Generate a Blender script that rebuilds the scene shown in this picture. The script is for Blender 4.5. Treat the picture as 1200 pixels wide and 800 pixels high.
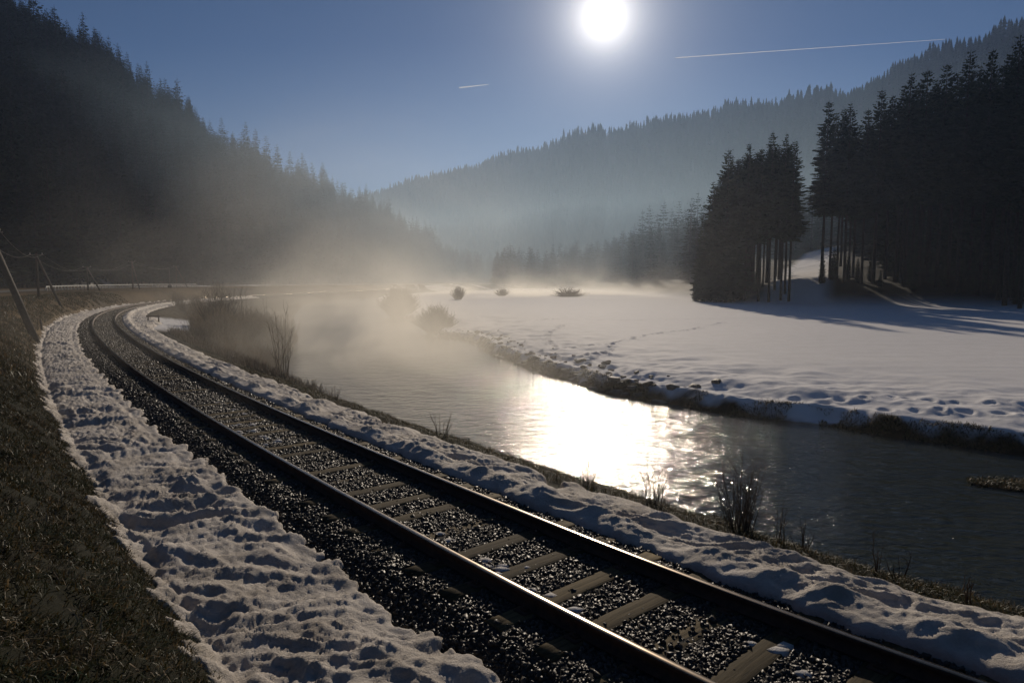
import bpy, math, random
import numpy as np
from mathutils import Vector

D = bpy.data
SC = bpy.context.scene
for o in list(D.objects):
    D.objects.remove(o)
COL = SC.collection
R = math.radians
EYE = 3.07                      # eye height above the rail heads (z = 0)
FOC = 800.0                     # focal length in pixels of a 1200 px wide picture
PITCH = math.atan(71.0 / FOC)

# ------------------------------------------------------------------ camera
cam = D.cameras.new('camera')
cam.sensor_width = 36.0
cam.lens = 36.0 * FOC / 1200.0
cam.clip_start = 0.1
cam.clip_end = 90000
co = D.objects.new('camera', cam)
COL.objects.link(co)
co.location = (0, 0, EYE)
co.rotation_euler = (R(90) - PITCH, 0, 0)
SC.camera = co


def ray(px, py):
    c, s = math.cos(PITCH), math.sin(PITCH)
    return np.array([px - 600.0, FOC * c + (400 - py) * s, -FOC * s + (400 - py) * c])


def un(px, py, z):
    r = ray(px, py)
    k = (z - EYE) / r[2]
    return r[0] * k, r[1] * k


def azel(px, py):
    r = ray(px, py)
    return math.atan2(r[0], r[1]), math.atan2(r[2], math.hypot(r[0], r[1]))


# ------------------------------------------------------------------ sky and sun
SUN_AZ, SUN_EL = azel(708, 20)
SUN_DIR = Vector((math.sin(SUN_AZ) * math.cos(SUN_EL), math.cos(SUN_AZ) * math.cos(SUN_EL), math.sin(SUN_EL)))
world = D.worlds.new('World')
SC.world = world
world.use_nodes = True
wn, wl = world.node_tree.nodes, world.node_tree.links
wn.clear()
sky = wn.new('ShaderNodeTexSky')
sky.sky_type = 'NISHITA'
sky.sun_disc = False
sky.sun_elevation = SUN_EL
sky.sun_rotation = SUN_AZ
sky.altitude = 2200
sky.air_density = 1.0
sky.dust_density = 0.25
sky.ozone_density = 6.0
bg = wn.new('ShaderNodeBackground')
bg.inputs['Strength'].default_value = 0.05
wl.new(sky.outputs['Color'], bg.inputs['Color'])
# the sun's disc and the bright ring of air round it, as seen in the sky
tc = wn.new('ShaderNodeTexCoord')
dot = wn.new('ShaderNodeVectorMath')
dot.operation = 'DOT_PRODUCT'
wl.new(tc.outputs['Generated'], dot.inputs[0])
dot.inputs[1].default_value = SUN_DIR
ac = wn.new('ShaderNodeMath'); ac.operation = 'ARCCOSINE'
wl.new(dot.outputs['Value'], ac.inputs[0])


def gauss(width_deg, amp, power=2.0):
    a = wn.new('ShaderNodeMath'); a.operation = 'DIVIDE'
    wl.new(ac.outputs[0], a.inputs[0]); a.inputs[1].default_value = R(width_deg)
    b = wn.new('ShaderNodeMath'); b.operation = 'POWER'
    wl.new(a.outputs[0], b.inputs[0]); b.inputs[1].default_value = power
    c = wn.new('ShaderNodeMath'); c.operation = 'MULTIPLY'
    wl.new(b.outputs[0], c.inputs[0]); c.inputs[1].default_value = -1
    d = wn.new('ShaderNodeMath'); d.operation = 'EXPONENT'
    wl.new(c.outputs[0], d.inputs[0])
    e = wn.new('ShaderNodeMath'); e.operation = 'MULTIPLY'
    wl.new(d.outputs[0], e.inputs[0]); e.inputs[1].default_value = amp
    return e


g1, g2 = gauss(1.3, 4.0, 1.0), gauss(4.5, 0.75, 1.0)
ad = wn.new('ShaderNodeMath'); ad.operation = 'ADD'
wl.new(g1.outputs[0], ad.inputs[0]); wl.new(g2.outputs[0], ad.inputs[1])
bg2 = wn.new('ShaderNodeBackground')
bg2.inputs['Color'].default_value = (1.0, 0.93, 0.84, 1)
wl.new(ad.outputs[0], bg2.inputs['Strength'])
addb = wn.new('ShaderNodeAddShader')
wl.new(bg.outputs[0], addb.inputs[0]); wl.new(bg2.outputs[0], addb.inputs[1])
wo = wn.new('ShaderNodeOutputWorld')
wl.new(addb.outputs[0], wo.inputs['Surface'])

sl = D.lights.new('sun', 'SUN')
sl.energy = 5.0
sl.angle = R(0.53)
sl.color = (1.0, 0.86, 0.69)
so = D.objects.new('sun', sl)
COL.objects.link(so)
so.location = (60, 400, 160)
so.rotation_euler = SUN_DIR.to_track_quat('Z', 'Y').to_euler()

SC.view_settings.view_transform = 'Standard'
SC.view_settings.look = 'None'
SC.view_settings.gamma = 1
SC.view_settings.exposure = -0.6
SC.render.engine = 'CYCLES'
cy = SC.cycles
cy.use_denoising = True
cy.max_bounces = 5
cy.diffuse_bounces = 2
cy.glossy_bounces = 3
cy.volume_bounces = 0
cy.transparent_max_bounces = 8
cy.sample_clamp_indirect = 4
cy.sample_clamp_direct = 0
cy.caustics_reflective = False
cy.caustics_refractive = False
cy.volume_step_rate = 1.0
cy.volume_max_steps = 256

HAZE_DENSITY = 0.00018
HAZE_TOP = 345.0


# ------------------------------------------------------------------ helpers
def newmesh(name, V, F4=None, F3=None, mat=None, smooth=False, matidx=None):
    me = D.meshes.new(name)
    V = np.asarray(V, np.float32)
    parts = []
    n4 = 0 if F4 is None else len(F4)
    n3 = 0 if F3 is None else len(F3)
    me.vertices.add(len(V))
    me.vertices.foreach_set('co', V.ravel())
    li, st, ct = [], [], []
    pos = 0
    if n4:
        li.append(np.asarray(F4, np.int32).ravel()); st.append(np.arange(n4) * 4); ct.append(np.full(n4, 4)); pos = n4 * 4
    if n3:
        li.append(np.asarray(F3, np.int32).ravel()); st.append(pos + np.arange(n3) * 3); ct.append(np.full(n3, 3))
    li = np.concatenate(li)
    me.loops.add(len(li))
    me.loops.foreach_set('vertex_index', li.astype(np.int32))
    me.polygons.add(n4 + n3)
    me.polygons.foreach_set('loop_start', np.concatenate(st).astype(np.int32))
    try:
        me.polygons.foreach_set('loop_total', np.concatenate(ct).astype(np.int32))
    except Exception:
        pass
    if smooth:
        me.polygons.foreach_set('use_smooth', np.ones(n4 + n3, bool))
    mats = mat if isinstance(mat, (list, tuple)) else [mat]
    for m in mats:
        if m: me.materials.append(m)
    if matidx is not None:
        me.polygons.foreach_set('material_index', np.asarray(matidx, np.int32))
    me.update(calc_edges=True)
    return me


def link(name, me, parent=None, loc=None):
    o = D.objects.new(name, me)
    COL.objects.link(o)
    if parent: o.parent = parent
    if loc is not None: o.location = loc
    return o


def tag(o, label=None, cat=None, group=None, kind=None):
    if label: o['label'] = label
    if cat: o['category'] = cat
    if group: o['group'] = group
    if kind: o['kind'] = kind
    return o


def empty(name, loc, rz=0.0, label=None, cat=None, group=None):
    o = D.objects.new(name, None)
    o.empty_display_size = 0.2
    COL.objects.link(o)
    o.location = loc
    o.rotation_euler = (0, 0, rz)
    return tag(o, label, cat, group)


class MB:
    """collects vertices and faces"""
    def __init__(s):
        s.V, s.F4, s.F3, s.n = [], [], [], 0

    def add(s, V, F4=None, F3=None):
        V = np.asarray(V, float).reshape(-1, 3)
        if F4 is not None and len(F4): s.F4.append(np.asarray(F4) + s.n)
        if F3 is not None and len(F3): s.F3.append(np.asarray(F3) + s.n)
        s.V.append(V); s.n += len(V)

    def box(s, c, d, rz=0.0):
        x, y, z = np.array(d) / 2.0
        P = np.array([[-x, -y, -z], [x, -y, -z], [x, y, -z], [-x, y, -z], [-x, -y, z], [x, -y, z], [x, y, z], [-x, y, z]])
        cc, ss = math.cos(rz), math.sin(rz)
        P = np.stack([P[:, 0] * cc - P[:, 1] * ss, P[:, 0] * ss + P[:, 1] * cc, P[:, 2]], 1) + np.array(c)
        s.add(P, [[0, 3, 2, 1], [4, 5, 6, 7], [0, 1, 5, 4], [1, 2, 6, 5], [2, 3, 7, 6], [3, 0, 4, 7]])

    def tube(s, pts, rad, n=6, cap=True):
        pts = np.asarray(pts, float)
        rad = np.broadcast_to(rad, len(pts))
        t = np.gradient(pts, axis=0)
        t /= np.linalg.norm(t, axis=1)[:, None] + 1e-9
        up = np.array([0, 0, 1.0]) if abs(t[0][2]) < 0.9 else np.array([1.0, 0, 0])
        a = np.cross(t, up); a /= np.linalg.norm(a, axis=1)[:, None] + 1e-9
        b = np.cross(t, a)
        th = np.arange(n) * 2 * math.pi / n
        P = pts[:, None] + (a[:, None] * np.cos(th)[None, :, None] + b[:, None] * np.sin(th)[None, :, None]) * rad[:, None, None]
        m = len(pts)
        F = [[i * n + j, i * n + (j + 1) % n, (i + 1) * n + (j + 1) % n, (i + 1) * n + j] for i in range(m - 1) for j in range(n)]
        V = P.reshape(-1, 3)
        F3 = []
        if cap:
            V = np.vstack([V, pts[-1:], pts[:1]])
            k = m * n
            F3 = [[(m - 1) * n + j, (m - 1) * n + (j + 1) % n, k] for j in range(n)] + [[(j + 1) % n, j, k + 1] for j in range(n)]
        s.add(V, F, F3)

    def mesh(s, name, mat, smooth=False):
        return newmesh(name, np.vstack(s.V), np.vstack(s.F4) if s.F4 else None, np.vstack(s.F3) if s.F3 else None, mat, smooth)


def _hash(ix, iy, seed):
    h = (ix.astype(np.int64) * 374761393 + iy.astype(np.int64) * 668265263 + seed * 1442695041) & 0xffffffff
    h = ((h ^ (h >> 13)) * 1274126177) & 0xffffffff
    h = h ^ (h >> 16)
    return h


def pn(x, y, seed=0):
    """2-D gradient noise, about -1..1"""
    x = np.asarray(x, float); y = np.asarray(y, float)
    ix = np.floor(x).astype(np.int64); iy = np.floor(y).astype(np.int64)
    fx = x - ix; fy = y - iy
    u = fx * fx * fx * (fx * (fx * 6 - 15) + 10); v = fy * fy * fy * (fy * (fy * 6 - 15) + 10)
    def g(a, b):
        ang = _hash(ix + a, iy + b, seed) * (2 * math.pi / 4294967296.0)
        return np.cos(ang) * (fx - a) + np.sin(ang) * (fy - b)
    n0 = g(0, 0) * (1 - u) + g(1, 0) * u
    n1 = g(0, 1) * (1 - u) + g(1, 1) * u
    return (n0 * (1 - v) + n1 * v) * 1.5


def fbm(x, y, seed=0, o=4, gain=0.5):
    r = 0; a = 1; t = 0
    for i in range(o):
        r = r + a * pn(x * 2 ** i + 17.3 * i, y * 2 ** i - 9.1 * i, seed + i); t += a; a *= gain
    return r / t


def sstep(a, b, x):
    t = np.clip((x - a) / (b - a), 0, 1)
    return t * t * (3 - 2 * t)


# ------------------------------------------------------------------ materials
def mat(name):
    m = D.materials.new(name)
    m.use_nodes = True
    nt = m.node_tree
    nt.nodes.clear()
    out = nt.nodes.new('ShaderNodeOutputMaterial')
    b = nt.nodes.new('ShaderNodeBsdfPrincipled')
    nt.links.new(b.outputs[0], out.inputs['Surface'])
    return m, nt, b, out


def noise(nt, scale, detail=4, rough=0.6, coord=None, dist=0.0, dims='3D'):
    n = nt.nodes.new('ShaderNodeTexNoise')
    n.noise_dimensions = dims
    n.inputs['Scale'].default_value = scale
    n.inputs['Detail'].default_value = detail
    n.inputs['Roughness'].default_value = rough
    n.inputs['Distortion'].default_value = dist
    if coord is None:
        g = nt.nodes.new('ShaderNodeNewGeometry'); coord = g.outputs['Position']
    nt.links.new(coord, n.inputs['Vector'])
    return n


def ramp(nt, fac, stops):
    r = nt.nodes.new('ShaderNodeValToRGB')
    el = r.color_ramp.elements
    while len(el) < len(stops): el.new(0.5)
    for e, (p, c) in zip(el, stops):
        e.position = p
        e.color = (*c, 1) if len(c) == 3 else c
    nt.links.new(fac, r.inputs['Fac'])
    return r


def mixc(nt, fac, a, b):
    m = nt.nodes.new('ShaderNodeMix'); m.data_type = 'RGBA'
    if isinstance(fac, float): m.inputs[0].default_value = fac
    else: nt.links.new(fac, m.inputs[0])
    for sck, v in ((6, a), (7, b)):
        if isinstance(v, tuple): m.inputs[sck].default_value = (*v, 1)
        else: nt.links.new(v, m.inputs[sck])
    return m.outputs[2]


def bump(nt, b, h, strength, dist):
    n = nt.nodes.new('ShaderNodeBump')
    n.inputs['Strength'].default_value = strength
    n.inputs['Distance'].default_value = dist
    nt.links.new(h, n.inputs['Height'])
    nt.links.new(n.outputs[0], b.inputs['Normal'])
    return n


def simple(name, c1, c2, scale, rough=0.8, bscale=None, bstr=0.4, bdist=0.01, metal=0.0, spec=0.5):
    m, nt, b, _ = mat(name)
    n = noise(nt, scale)
    r = ramp(nt, n.outputs['Fac'], [(0.3, c1), (0.7, c2)])
    nt.links.new(r.outputs[0], b.inputs['Base Color'])
    b.inputs['Roughness'].default_value = rough
    b.inputs['Metallic'].default_value = metal
    b.inputs['Specular IOR Level'].default_value = spec
    if bscale:
        n2 = noise(nt, bscale, 5)
        bump(nt, b, n2.outputs['Fac'], bstr, bdist)
    return m


M = {}
M['needles'] = simple('spruce_needles', (0.010, 0.018, 0.010), (0.03, 0.045, 0.022), 0.8, 0.9, spec=0.02)
M['bark'] = simple('bark', (0.016, 0.013, 0.010), (0.045, 0.036, 0.028), 3.0, 0.95, 14, 0.6, 0.03, spec=0.03)
M['twig'] = simple('dry_twig', (0.035, 0.024, 0.015), (0.10, 0.07, 0.045), 5.0, 0.8, spec=0.3)
M['twig_pale'] = simple('pale_dry_twig', (0.16, 0.115, 0.07), (0.32, 0.24, 0.15), 3.0, 0.8, spec=0.3)
M['pole'] = simple('weathered_pole_wood', (0.03, 0.022, 0.016), (0.07, 0.05, 0.035), 6, 0.85, 20, 0.5, 0.01)
M['wire'] = simple('wire_metal', (0.10, 0.09, 0.08), (0.16, 0.14, 0.12), 5, 0.5, metal=0.3)
M['galv'] = simple('galvanised_steel', (0.22, 0.22, 0.21), (0.34, 0.34, 0.32), 3, 0.6, metal=0.3)
M['darkbox'] = simple('dark_painted_steel', (0.03, 0.03, 0.03), (0.05, 0.05, 0.045), 5, 0.6)
M['asphalt'] = simple('asphalt', (0.04, 0.04, 0.042), (0.065, 0.063, 0.06), 4, 0.8, 60, 0.3, 0.01)
M['rust'] = simple('rusty_rail_side', (0.035, 0.016, 0.009), (0.09, 0.04, 0.02), 12, 0.8, 90, 0.5, 0.003)
M['railtop'] = simple('polished_rail_head', (0.20, 0.15, 0.10), (0.32, 0.25, 0.18), 6, 0.23, metal=1.0)
M['stone'] = simple('ballast_stone', (0.016, 0.014, 0.011), (0.095, 0.078, 0.058), 14, 0.5, 60, 0.7, 0.006, spec=0.4)
M['rock'] = simple('bank_rock', (0.05, 0.047, 0.042), (0.16, 0.15, 0.13), 3, 0.7, 14, 0.8, 0.03)


def snow_mat(name='snow', dirty=0.25, tint=(0.80, 0.80, 0.82)):
    m, nt, b, _ = mat(name)
    n = noise(nt, 1.3, 6, 0.7)
    n3 = noise(nt, 11, 5, 0.7)
    r = ramp(nt, n.outputs['Fac'], [(0.30, tuple(c * (1 - dirty) * w for c, w in zip(tint, (1.0, 0.95, 0.88)))), (0.62, tint)])
    r3 = ramp(nt, n3.outputs['Fac'], [(0.22, (0.42, 0.38, 0.33)), (0.36, (1, 1, 1))])
    mm = nt.nodes.new('ShaderNodeMix'); mm.data_type = 'RGBA'; mm.blend_type = 'MULTIPLY'
    mm.inputs[0].default_value = dirty * 2
    nt.links.new(r.outputs[0], mm.inputs[6]); nt.links.new(r3.outputs[0], mm.inputs[7])
    nt.links.new(mm.outputs[2], b.inputs['Base Color'])
    b.inputs['Roughness'].default_value = 0.75
    b.inputs['Specular IOR Level'].default_value = 0.25
    n2 = noise(nt, 28, 6, 0.75)
    bump(nt, b, n2.outputs['Fac'], 0.9, 0.05)
    return m


M['snow'] = snow_mat('old_snow', 0.42, (0.74, 0.67, 0.59))
M['snow_clean'] = snow_mat('clean_snow', 0.15, (0.78, 0.76, 0.74))

# sleeper wood, grain along the sleeper
m, nt, b, _ = mat('sleeper_wood')
t = nt.nodes.new('ShaderNodeTexCoord')
mp = nt.nodes.new('ShaderNodeMapping')
mp.inputs['Scale'].default_value = (1.2, 26, 26)
nt.links.new(t.outputs['Object'], mp.inputs['Vector'])
oi = nt.nodes.new('ShaderNodeObjectInfo')
n = noise(nt, 1.0, 6, 0.7, mp.outputs[0])
r = ramp(nt, n.outputs['Fac'], [(0.28, (0.03, 0.022, 0.012)), (0.5, (0.13, 0.095, 0.045)), (0.75, (0.23, 0.17, 0.085))])
mr = nt.nodes.new('ShaderNodeMapRange')
nt.links.new(oi.outputs['Random'], mr.inputs[0]); mr.inputs[3].default_value = 0.45; mr.inputs[4].default_value = 1.0
hv = nt.nodes.new('ShaderNodeHueSaturation')
nt.links.new(r.outputs[0], hv.inputs['Color']); nt.links.new(mr.outputs[0], hv.inputs['Value'])
nt.links.new(hv.outputs[0], b.inputs['Base Color'])
b.inputs['Roughness'].default_value = 0.85
b.inputs['Specular IOR Level'].default_value = 0.15
bump(nt, b, n.outputs['Fac'], 0.8, 0.012)
M['sleeper'] = m

# grass blades: straw to dull green by blade
m, nt, b, out = mat('winter_grass')
g = nt.nodes.new('ShaderNodeNewGeometry')
n = noise(nt, 1.1, 3)
c1 = ramp(nt, g.outputs['Random Per Island'], [(0.0, (0.025, 0.030, 0.010)), (0.5, (0.055, 0.045, 0.018)), (0.85, (0.12, 0.08, 0.035)), (1, (0.30, 0.21, 0.11))])
c2 = ramp(nt, g.outputs['Random Per Island'], [(0.0, (0.012, 0.028, 0.005)), (0.7, (0.032, 0.052, 0.012)), (1, (0.09, 0.065, 0.03))])
fr = ramp(nt, n.outputs['Fac'], [(0.42, (0, 0, 0)), (0.6, (1, 1, 1))])
nt.links.new(mixc(nt, fr.outputs[0], c2.outputs[0], c1.outputs[0]), b.inputs['Base Color'])
b.inputs['Roughness'].default_value = 0.5
b.inputs['Specular IOR Level'].default_value = 0.25
tr = nt.nodes.new('ShaderNodeBsdfTranslucent')
nt.links.new(c1.outputs[0], tr.inputs['Color'])
ms = nt.nodes.new('ShaderNodeMixShader'); ms.inputs[0].default_value = 0.25
nt.links.new(b.outputs[0], ms.inputs[1]); nt.links.new(tr.outputs[0], ms.inputs[2])
nt.links.new(ms.outputs[0], out.inputs['Surface'])
M['grass'] = m

# ground sheet: soil, dead grass, ballast bed and snow by where they lie
m, nt, b, _ = mat('valley_ground')


def attr(nm):
    a = nt.nodes.new('ShaderNodeAttribute'); a.attribute_name = nm
    return a.outputs['Fac']


n1 = noise(nt, 0.9, 6, 0.7); n2 = noise(nt, 7.0, 5, 0.7); n3 = noise(nt, 30.0, 4, 0.7)
soil = ramp(nt, n2.outputs['Fac'], [(0.3, (0.006, 0.006, 0.003)), (0.55, (0.013, 0.013, 0.006)), (0.75, (0.026, 0.021, 0.010))])
straw = ramp(nt, n2.outputs['Fac'], [(0.3, (0.10, 0.065, 0.028)), (0.7, (0.27, 0.18, 0.085))])
col = mixc(nt, attr('straw'), soil.outputs[0], straw.outputs[0])
bal = ramp(nt, n3.outputs['Fac'], [(0.3, (0.02, 0.019, 0.018)), (0.7, (0.075, 0.07, 0.062))])
col = mixc(nt, attr('ballast'), col, bal.outputs[0])
sn = ramp(nt, n1.outputs['Fac'], [(0.25, (0.74, 0.72, 0.70)), (0.6, (0.82, 0.80, 0.79))])
col = mixc(nt, attr('snow'), col, sn.outputs[0])
nt.links.new(col, b.inputs['Base Color'])
b.inputs['Roughness'].default_value = 0.8
b.inputs['Specular IOR Level'].default_value = 0.04
bump(nt, b, n2.outputs['Fac'], 0.35, 0.05)
M['ground'] = m

# river water
m, nt, b, _ = mat('river_water')
b.inputs['Base Color'].default_value = (0.030, 0.034, 0.022, 1)
b.inputs['Roughness'].default_value = 0.065
b.inputs['IOR'].default_value = 1.33
t = nt.nodes.new('ShaderNodeNewGeometry')
mp = nt.nodes.new('ShaderNodeMapping'); mp.inputs['Rotation'].default_value = (0, 0, R(35)); mp.inputs['Scale'].default_value = (1.0, 1.5, 1)
nt.links.new(t.outputs['Position'], mp.inputs['Vector'])
w1 = noise(nt, 1.0, 3, 0.55, mp.outputs[0], 0.4); w2 = noise(nt, 3.4, 4, 0.65, mp.outputs[0], 0.5)
b1 = nt.nodes.new('ShaderNodeBump'); b1.inputs['Strength'].default_value = 1.0; b1.inputs['Distance'].default_value = 0.115
nt.links.new(w1.outputs['Fac'], b1.inputs['Height'])
b2 = nt.nodes.new('ShaderNodeBump'); b2.inputs['Strength'].default_value = 1.0; b2.inputs['Distance'].default_value = 0.052
nt.links.new(w2.outputs['Fac'], b2.inputs['Height']); nt.links.new(b1.outputs[0], b2.inputs['Normal'])
nt.links.new(b2.outputs[0], b.inputs['Normal'])
M['water'] = m

# ------------------------------------------------------------------ the track's line and the river's shores
KN = np.array([-60, -30, -9, -3, 4, 12, 25, 45, 70, 110, 125, 150, 190, 300])
KV = np.array([0, 0.0, -0.004, -0.03356, -0.00407, -0.00289, -0.00239, -0.00256, -0.00495, -0.0078, -0.008, -0.003, 0.0, 0.0])
_s = np.linspace(-60, 300, 3601)
_ds = _s[1] - _s[0]
_th = np.cumsum(np.interp(_s, KN, KV)) * _ds
_i0 = np.argmin(abs(_s))
_th = _th - _th[_i0] + 2.30699
_x = np.cumsum(np.cos(_th)) * _ds; _y = np.cumsum(np.sin(_th)) * _ds
_x = _x - _x[_i0] + 1.63365; _y = _y - _y[_i0] + 6.0


def tr_xy(s, u):
    x = np.interp(s, _s, _x); y = np.interp(s, _s, _y); th = np.interp(s, _s, _th)
    return x + u * np.sin(th), y - u * np.cos(th), th


_cs = np.concatenate([np.arange(-60, 20, 2.0), np.arange(20, 301, 3.5)])
_cx, _cy, _ = tr_xy(_cs, 0)


def track_su(x, y):
    best = np.full(x.shape, 1e18); S = np.zeros_like(x); U = np.zeros_like(x)
    for i in range(len(_cs) - 1):
        ax, ay = _cx[i], _cy[i]; bx, by = _cx[i + 1] - ax, _cy[i + 1] - ay
        L2 = bx * bx + by * by
        t = np.clip(((x - ax) * bx + (y - ay) * by) / L2, 0, 1)
        dx = x - ax - t * bx; dy = y - ay - t * by
        d = dx * dx + dy * dy
        m = d < best
        sg = np.sign(dx * by - dy * bx)
        best = np.where(m, d, best)
        S = np.where(m, _cs[i] + t * (_cs[i + 1] - _cs[i]), S)
        U = np.where(m, sg * np.sqrt(d), U)
    return S, U


_ns = np.arange(-58, 27, 4.0)
_nx, _ny, _ = tr_xy(_ns, 7.2 + 0.35 * np.sin(_ns * 0.9) + 0.2 * np.sin(_ns * 2.3))
NEAR = list(zip(_nx, _ny)) + [(-11.4, 34.8), (-13.6, 39.5), (-14.6, 42.6), (-15.6, 46.0), (-17.2, 53), (-19.0, 60.5), (-25.5, 80), (-33.5, 105), (-46, 150), (-50, 200), (-46, 260), (-20, 350)]
FAR = [(70, -60), (34, -8), (24.5, 8), (17.3, 18.5), (15.7, 20.5), (14.6, 22.0), (12.9, 23.3), (11.5, 25.3), (9.8, 26.2), (8.5, 27.2), (6.8, 29.8), (5.15, 31.4), (3.85, 33.9), (3.1, 36.6), (1.94, 38.5), (0.9, 41.5), (0, 44.6), (-1.9, 50.5), (-2.8, 56.5), (-4.2, 61), (-7.4, 64.5), (-7.6, 72), (-9.0, 82), (-13.5, 93.6), (-17.5, 103), (-19.5, 107), (-19.5, 116), (-22.5, 126), (-31, 160), (-38, 190), (-42, 220), (-36, 270), (-10, 350)]
POLY = np.array(NEAR + FAR[::-1])
WATER_Z = -2.3


def river_d(x, y):
    """signed distance to the river, positive on land"""
    best = np.full(x.shape, 1e18); ins = np.zeros(x.shape, bool)
    n = len(POLY)
    for i in range(n):
        ax, ay = POLY[i]; bx, by = POLY[(i + 1) % n]
        ex, ey = bx - ax, by - ay
        t = np.clip(((x - ax) * ex + (y - ay) * ey) / (ex * ex + ey * ey), 0, 1)
        best = np.minimum(best, (x - ax - t * ex) ** 2 + (y - ay - t * ey) ** 2)
        c = ((ay > y) != (by > y))
        xi = ax + (y - ay) * ex / (ey if abs(ey) > 1e-9 else 1e-9)
        ins ^= c & (x < xi)
    d = np.sqrt(best)
    return np.where(ins, -d, d)


# hills: along each compass direction a foot distance, a ridge distance and a skyline read off the valley
def hill(sky_px, foot, ridge, tree):
    a, e = zip(*[azel(px, py) for px, py in sky_px])
    fa, fd = zip(*[(math.atan2(px - 600, FOC), d) for px, d in foot])
    ra, rd = zip(*[(math.atan2(px - 600, FOC), d) for px, d in ridge])
    a, e = np.array(a), np.array(e)
    def h(az, r):
        F = np.interp(az, fa, fd); Rr = np.interp(az, ra, rd)
        zr = np.maximum(Rr * np.tan(np.interp(az, a, e)) + EYE - tree, 0)
        t = (r - F) / (Rr - F)
        up = np.clip(t, 0, 1)
        prof = up ** 1.15 * (1 - 0.0 * up)
        down = np.clip((r - Rr) / (0.9 * Rr), 0, 1)
        return zr * prof * (1 - sstep(0, 1, down) * 0.9), t
    h.foot = lambda az: np.interp(az, fa, fd)
    h.ridge = lambda az: np.interp(az, ra, rd)
    return h


SKY_A = [(-700, -500), (-200, -190), (-60, -80), (0, -38), (60, -4), (115, 26), (150, 58), (185, 84), (215, 102), (240, 130), (265, 147), (295, 153), (325, 180), (355, 190), (380, 200), (405, 222), (430, 218), (460, 240), (485, 256), (505, 266), (525, 288), (545, 312), (560, 330)]
hillA = hill(SKY_A, [(-700, 120), (0, 165), (100, 205), (200, 265), (300, 310), (400, 400), (500, 520), (560, 620)],
             [(-700, 330), (0, 370), (200, 430), (300, 470), (400, 530), (500, 600), (560, 660)], 22)
SKY_B = [(-100, 250), (300, 262), (400, 238), (447, 222), (480, 208), (520, 200), (587, 183), (620, 167), (655, 157), (700, 150), (762, 138), (830, 124), (900, 110), (1000, 95), (1060, 74), (1100, 60), (1150, 36), (1200, 16), (1400, -30), (2000, -200)]
hillB = hill(SKY_B, [(-100, 900), (447, 760), (700, 620), (900, 480), (1200, 380), (2000, 200)],
             [(-100, 1500), (447, 1350), (700, 1180), (1000, 960), (1200, 800), (2000, 600)], 15)
# foot line of the wooded rise on the right
FC = np.array([[0, 1600], [12, 700], [20, 420], [38, 250], [38, 142], [51, 126], [76, 97], [110, 62], [200, 20], [420, -60]], float)


def rise(x, y):
    """distance beyond the right-hand foot line (positive behind it)"""
    best = np.full(x.shape, 1e18); sgn = np.ones(x.shape)
    for i in range(len(FC) - 1):
        ax, ay = FC[i]; ex, ey = FC[i + 1] - FC[i]
        t = np.clip(((x - ax) * ex + (y - ay) * ey) / (ex * ex + ey * ey), 0, 1)
        dx = x - ax - t * ex; dy = y - ay - t * ey
        d = dx * dx + dy * dy
        m = d < best
        best = np.where(m, d, best); sgn = np.where(m, np.sign(dy * ex - dx * ey), sgn)
    return np.sqrt(best) * sgn


ROAD = np.array([(-10, -30), (-27, 5), (-40, 28), (-56, 60), (-70, 88), (-79, 110), (-88, 140), (-94, 175), (-92, 215), (-80, 255), (-60, 300), (-22, 380), (24, 480), (60, 560)], float)


def smooth_line(P, step):
    P = np.asarray(P, float)
    d = np.concatenate([[0], np.cumsum(np.linalg.norm(np.diff(P, axis=0), axis=1))])
    # Catmull-Rom
    out = []
    for i in range(len(P) - 1):
        p0 = P[max(i - 1, 0)]; p1 = P[i]; p2 = P[i + 1]; p3 = P[min(i + 2, len(P) - 1)]
        n = max(int((d[i + 1] - d[i]) / step), 1)
        for k in range(n):
            t = k / n
            out.append(0.5 * ((2 * p1) + (-p0 + p2) * t + (2 * p0 - 5 * p1 + 4 * p2 - p3) * t * t + (-p0 + 3 * p1 - 3 * p2 + p3) * t ** 3))
    out.append(P[-1])
    return np.array(out)


ROADL = smooth_line(ROAD, 4.0)


def line_d(x, y, L):
    L = np.asarray(L, float)
    best = np.full(x.shape, 1e18)
    for i in range(len(L) - 1):
        ax, ay = L[i][:2]; ex, ey = L[i + 1][:2] - L[i][:2]
        t = np.clip(((x - ax) * ex + (y - ay) * ey) / (ex * ex + ey * ey), 0, 1)
        best = np.minimum(best, (x - ax - t * ex) ** 2 + (y - ay - t * ey) ** 2)
    return np.sqrt(best)


# footprints across the meadow
_rng = np.random.default_rng(5)
STEPS = []
for pl in ([(850, 378), (820, 384), (790, 388), (760, 392), (722, 400), (715, 408), (690, 418)],
           [(722, 400), (690, 402), (660, 404), (645, 399), (640, 392), (658, 380)],
           [(600, 377), (640, 374), (725, 375), (800, 374), (890, 372), (940, 366)],
           [(716, 409), (700, 413), (660, 412), (620, 404)],
           [(1200, 468), (1120, 463), (1040, 458), (960, 457), (900, 452), (820, 447), (740, 432), (690, 425)],
           [(1200, 476), (1100, 470), (1010, 466), (940, 462), (860, 456)]):
    P = smooth_line([un(a, b_, -1.2) for a, b_ in pl], 0.72)
    for q in P:
        STEPS.append((q[0] + _rng.normal(0, 0.13), q[1] + _rng.normal(0, 0.1), _rng.uniform(0.14, 0.26), _rng.uniform(0.08, 0.2)))


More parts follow.
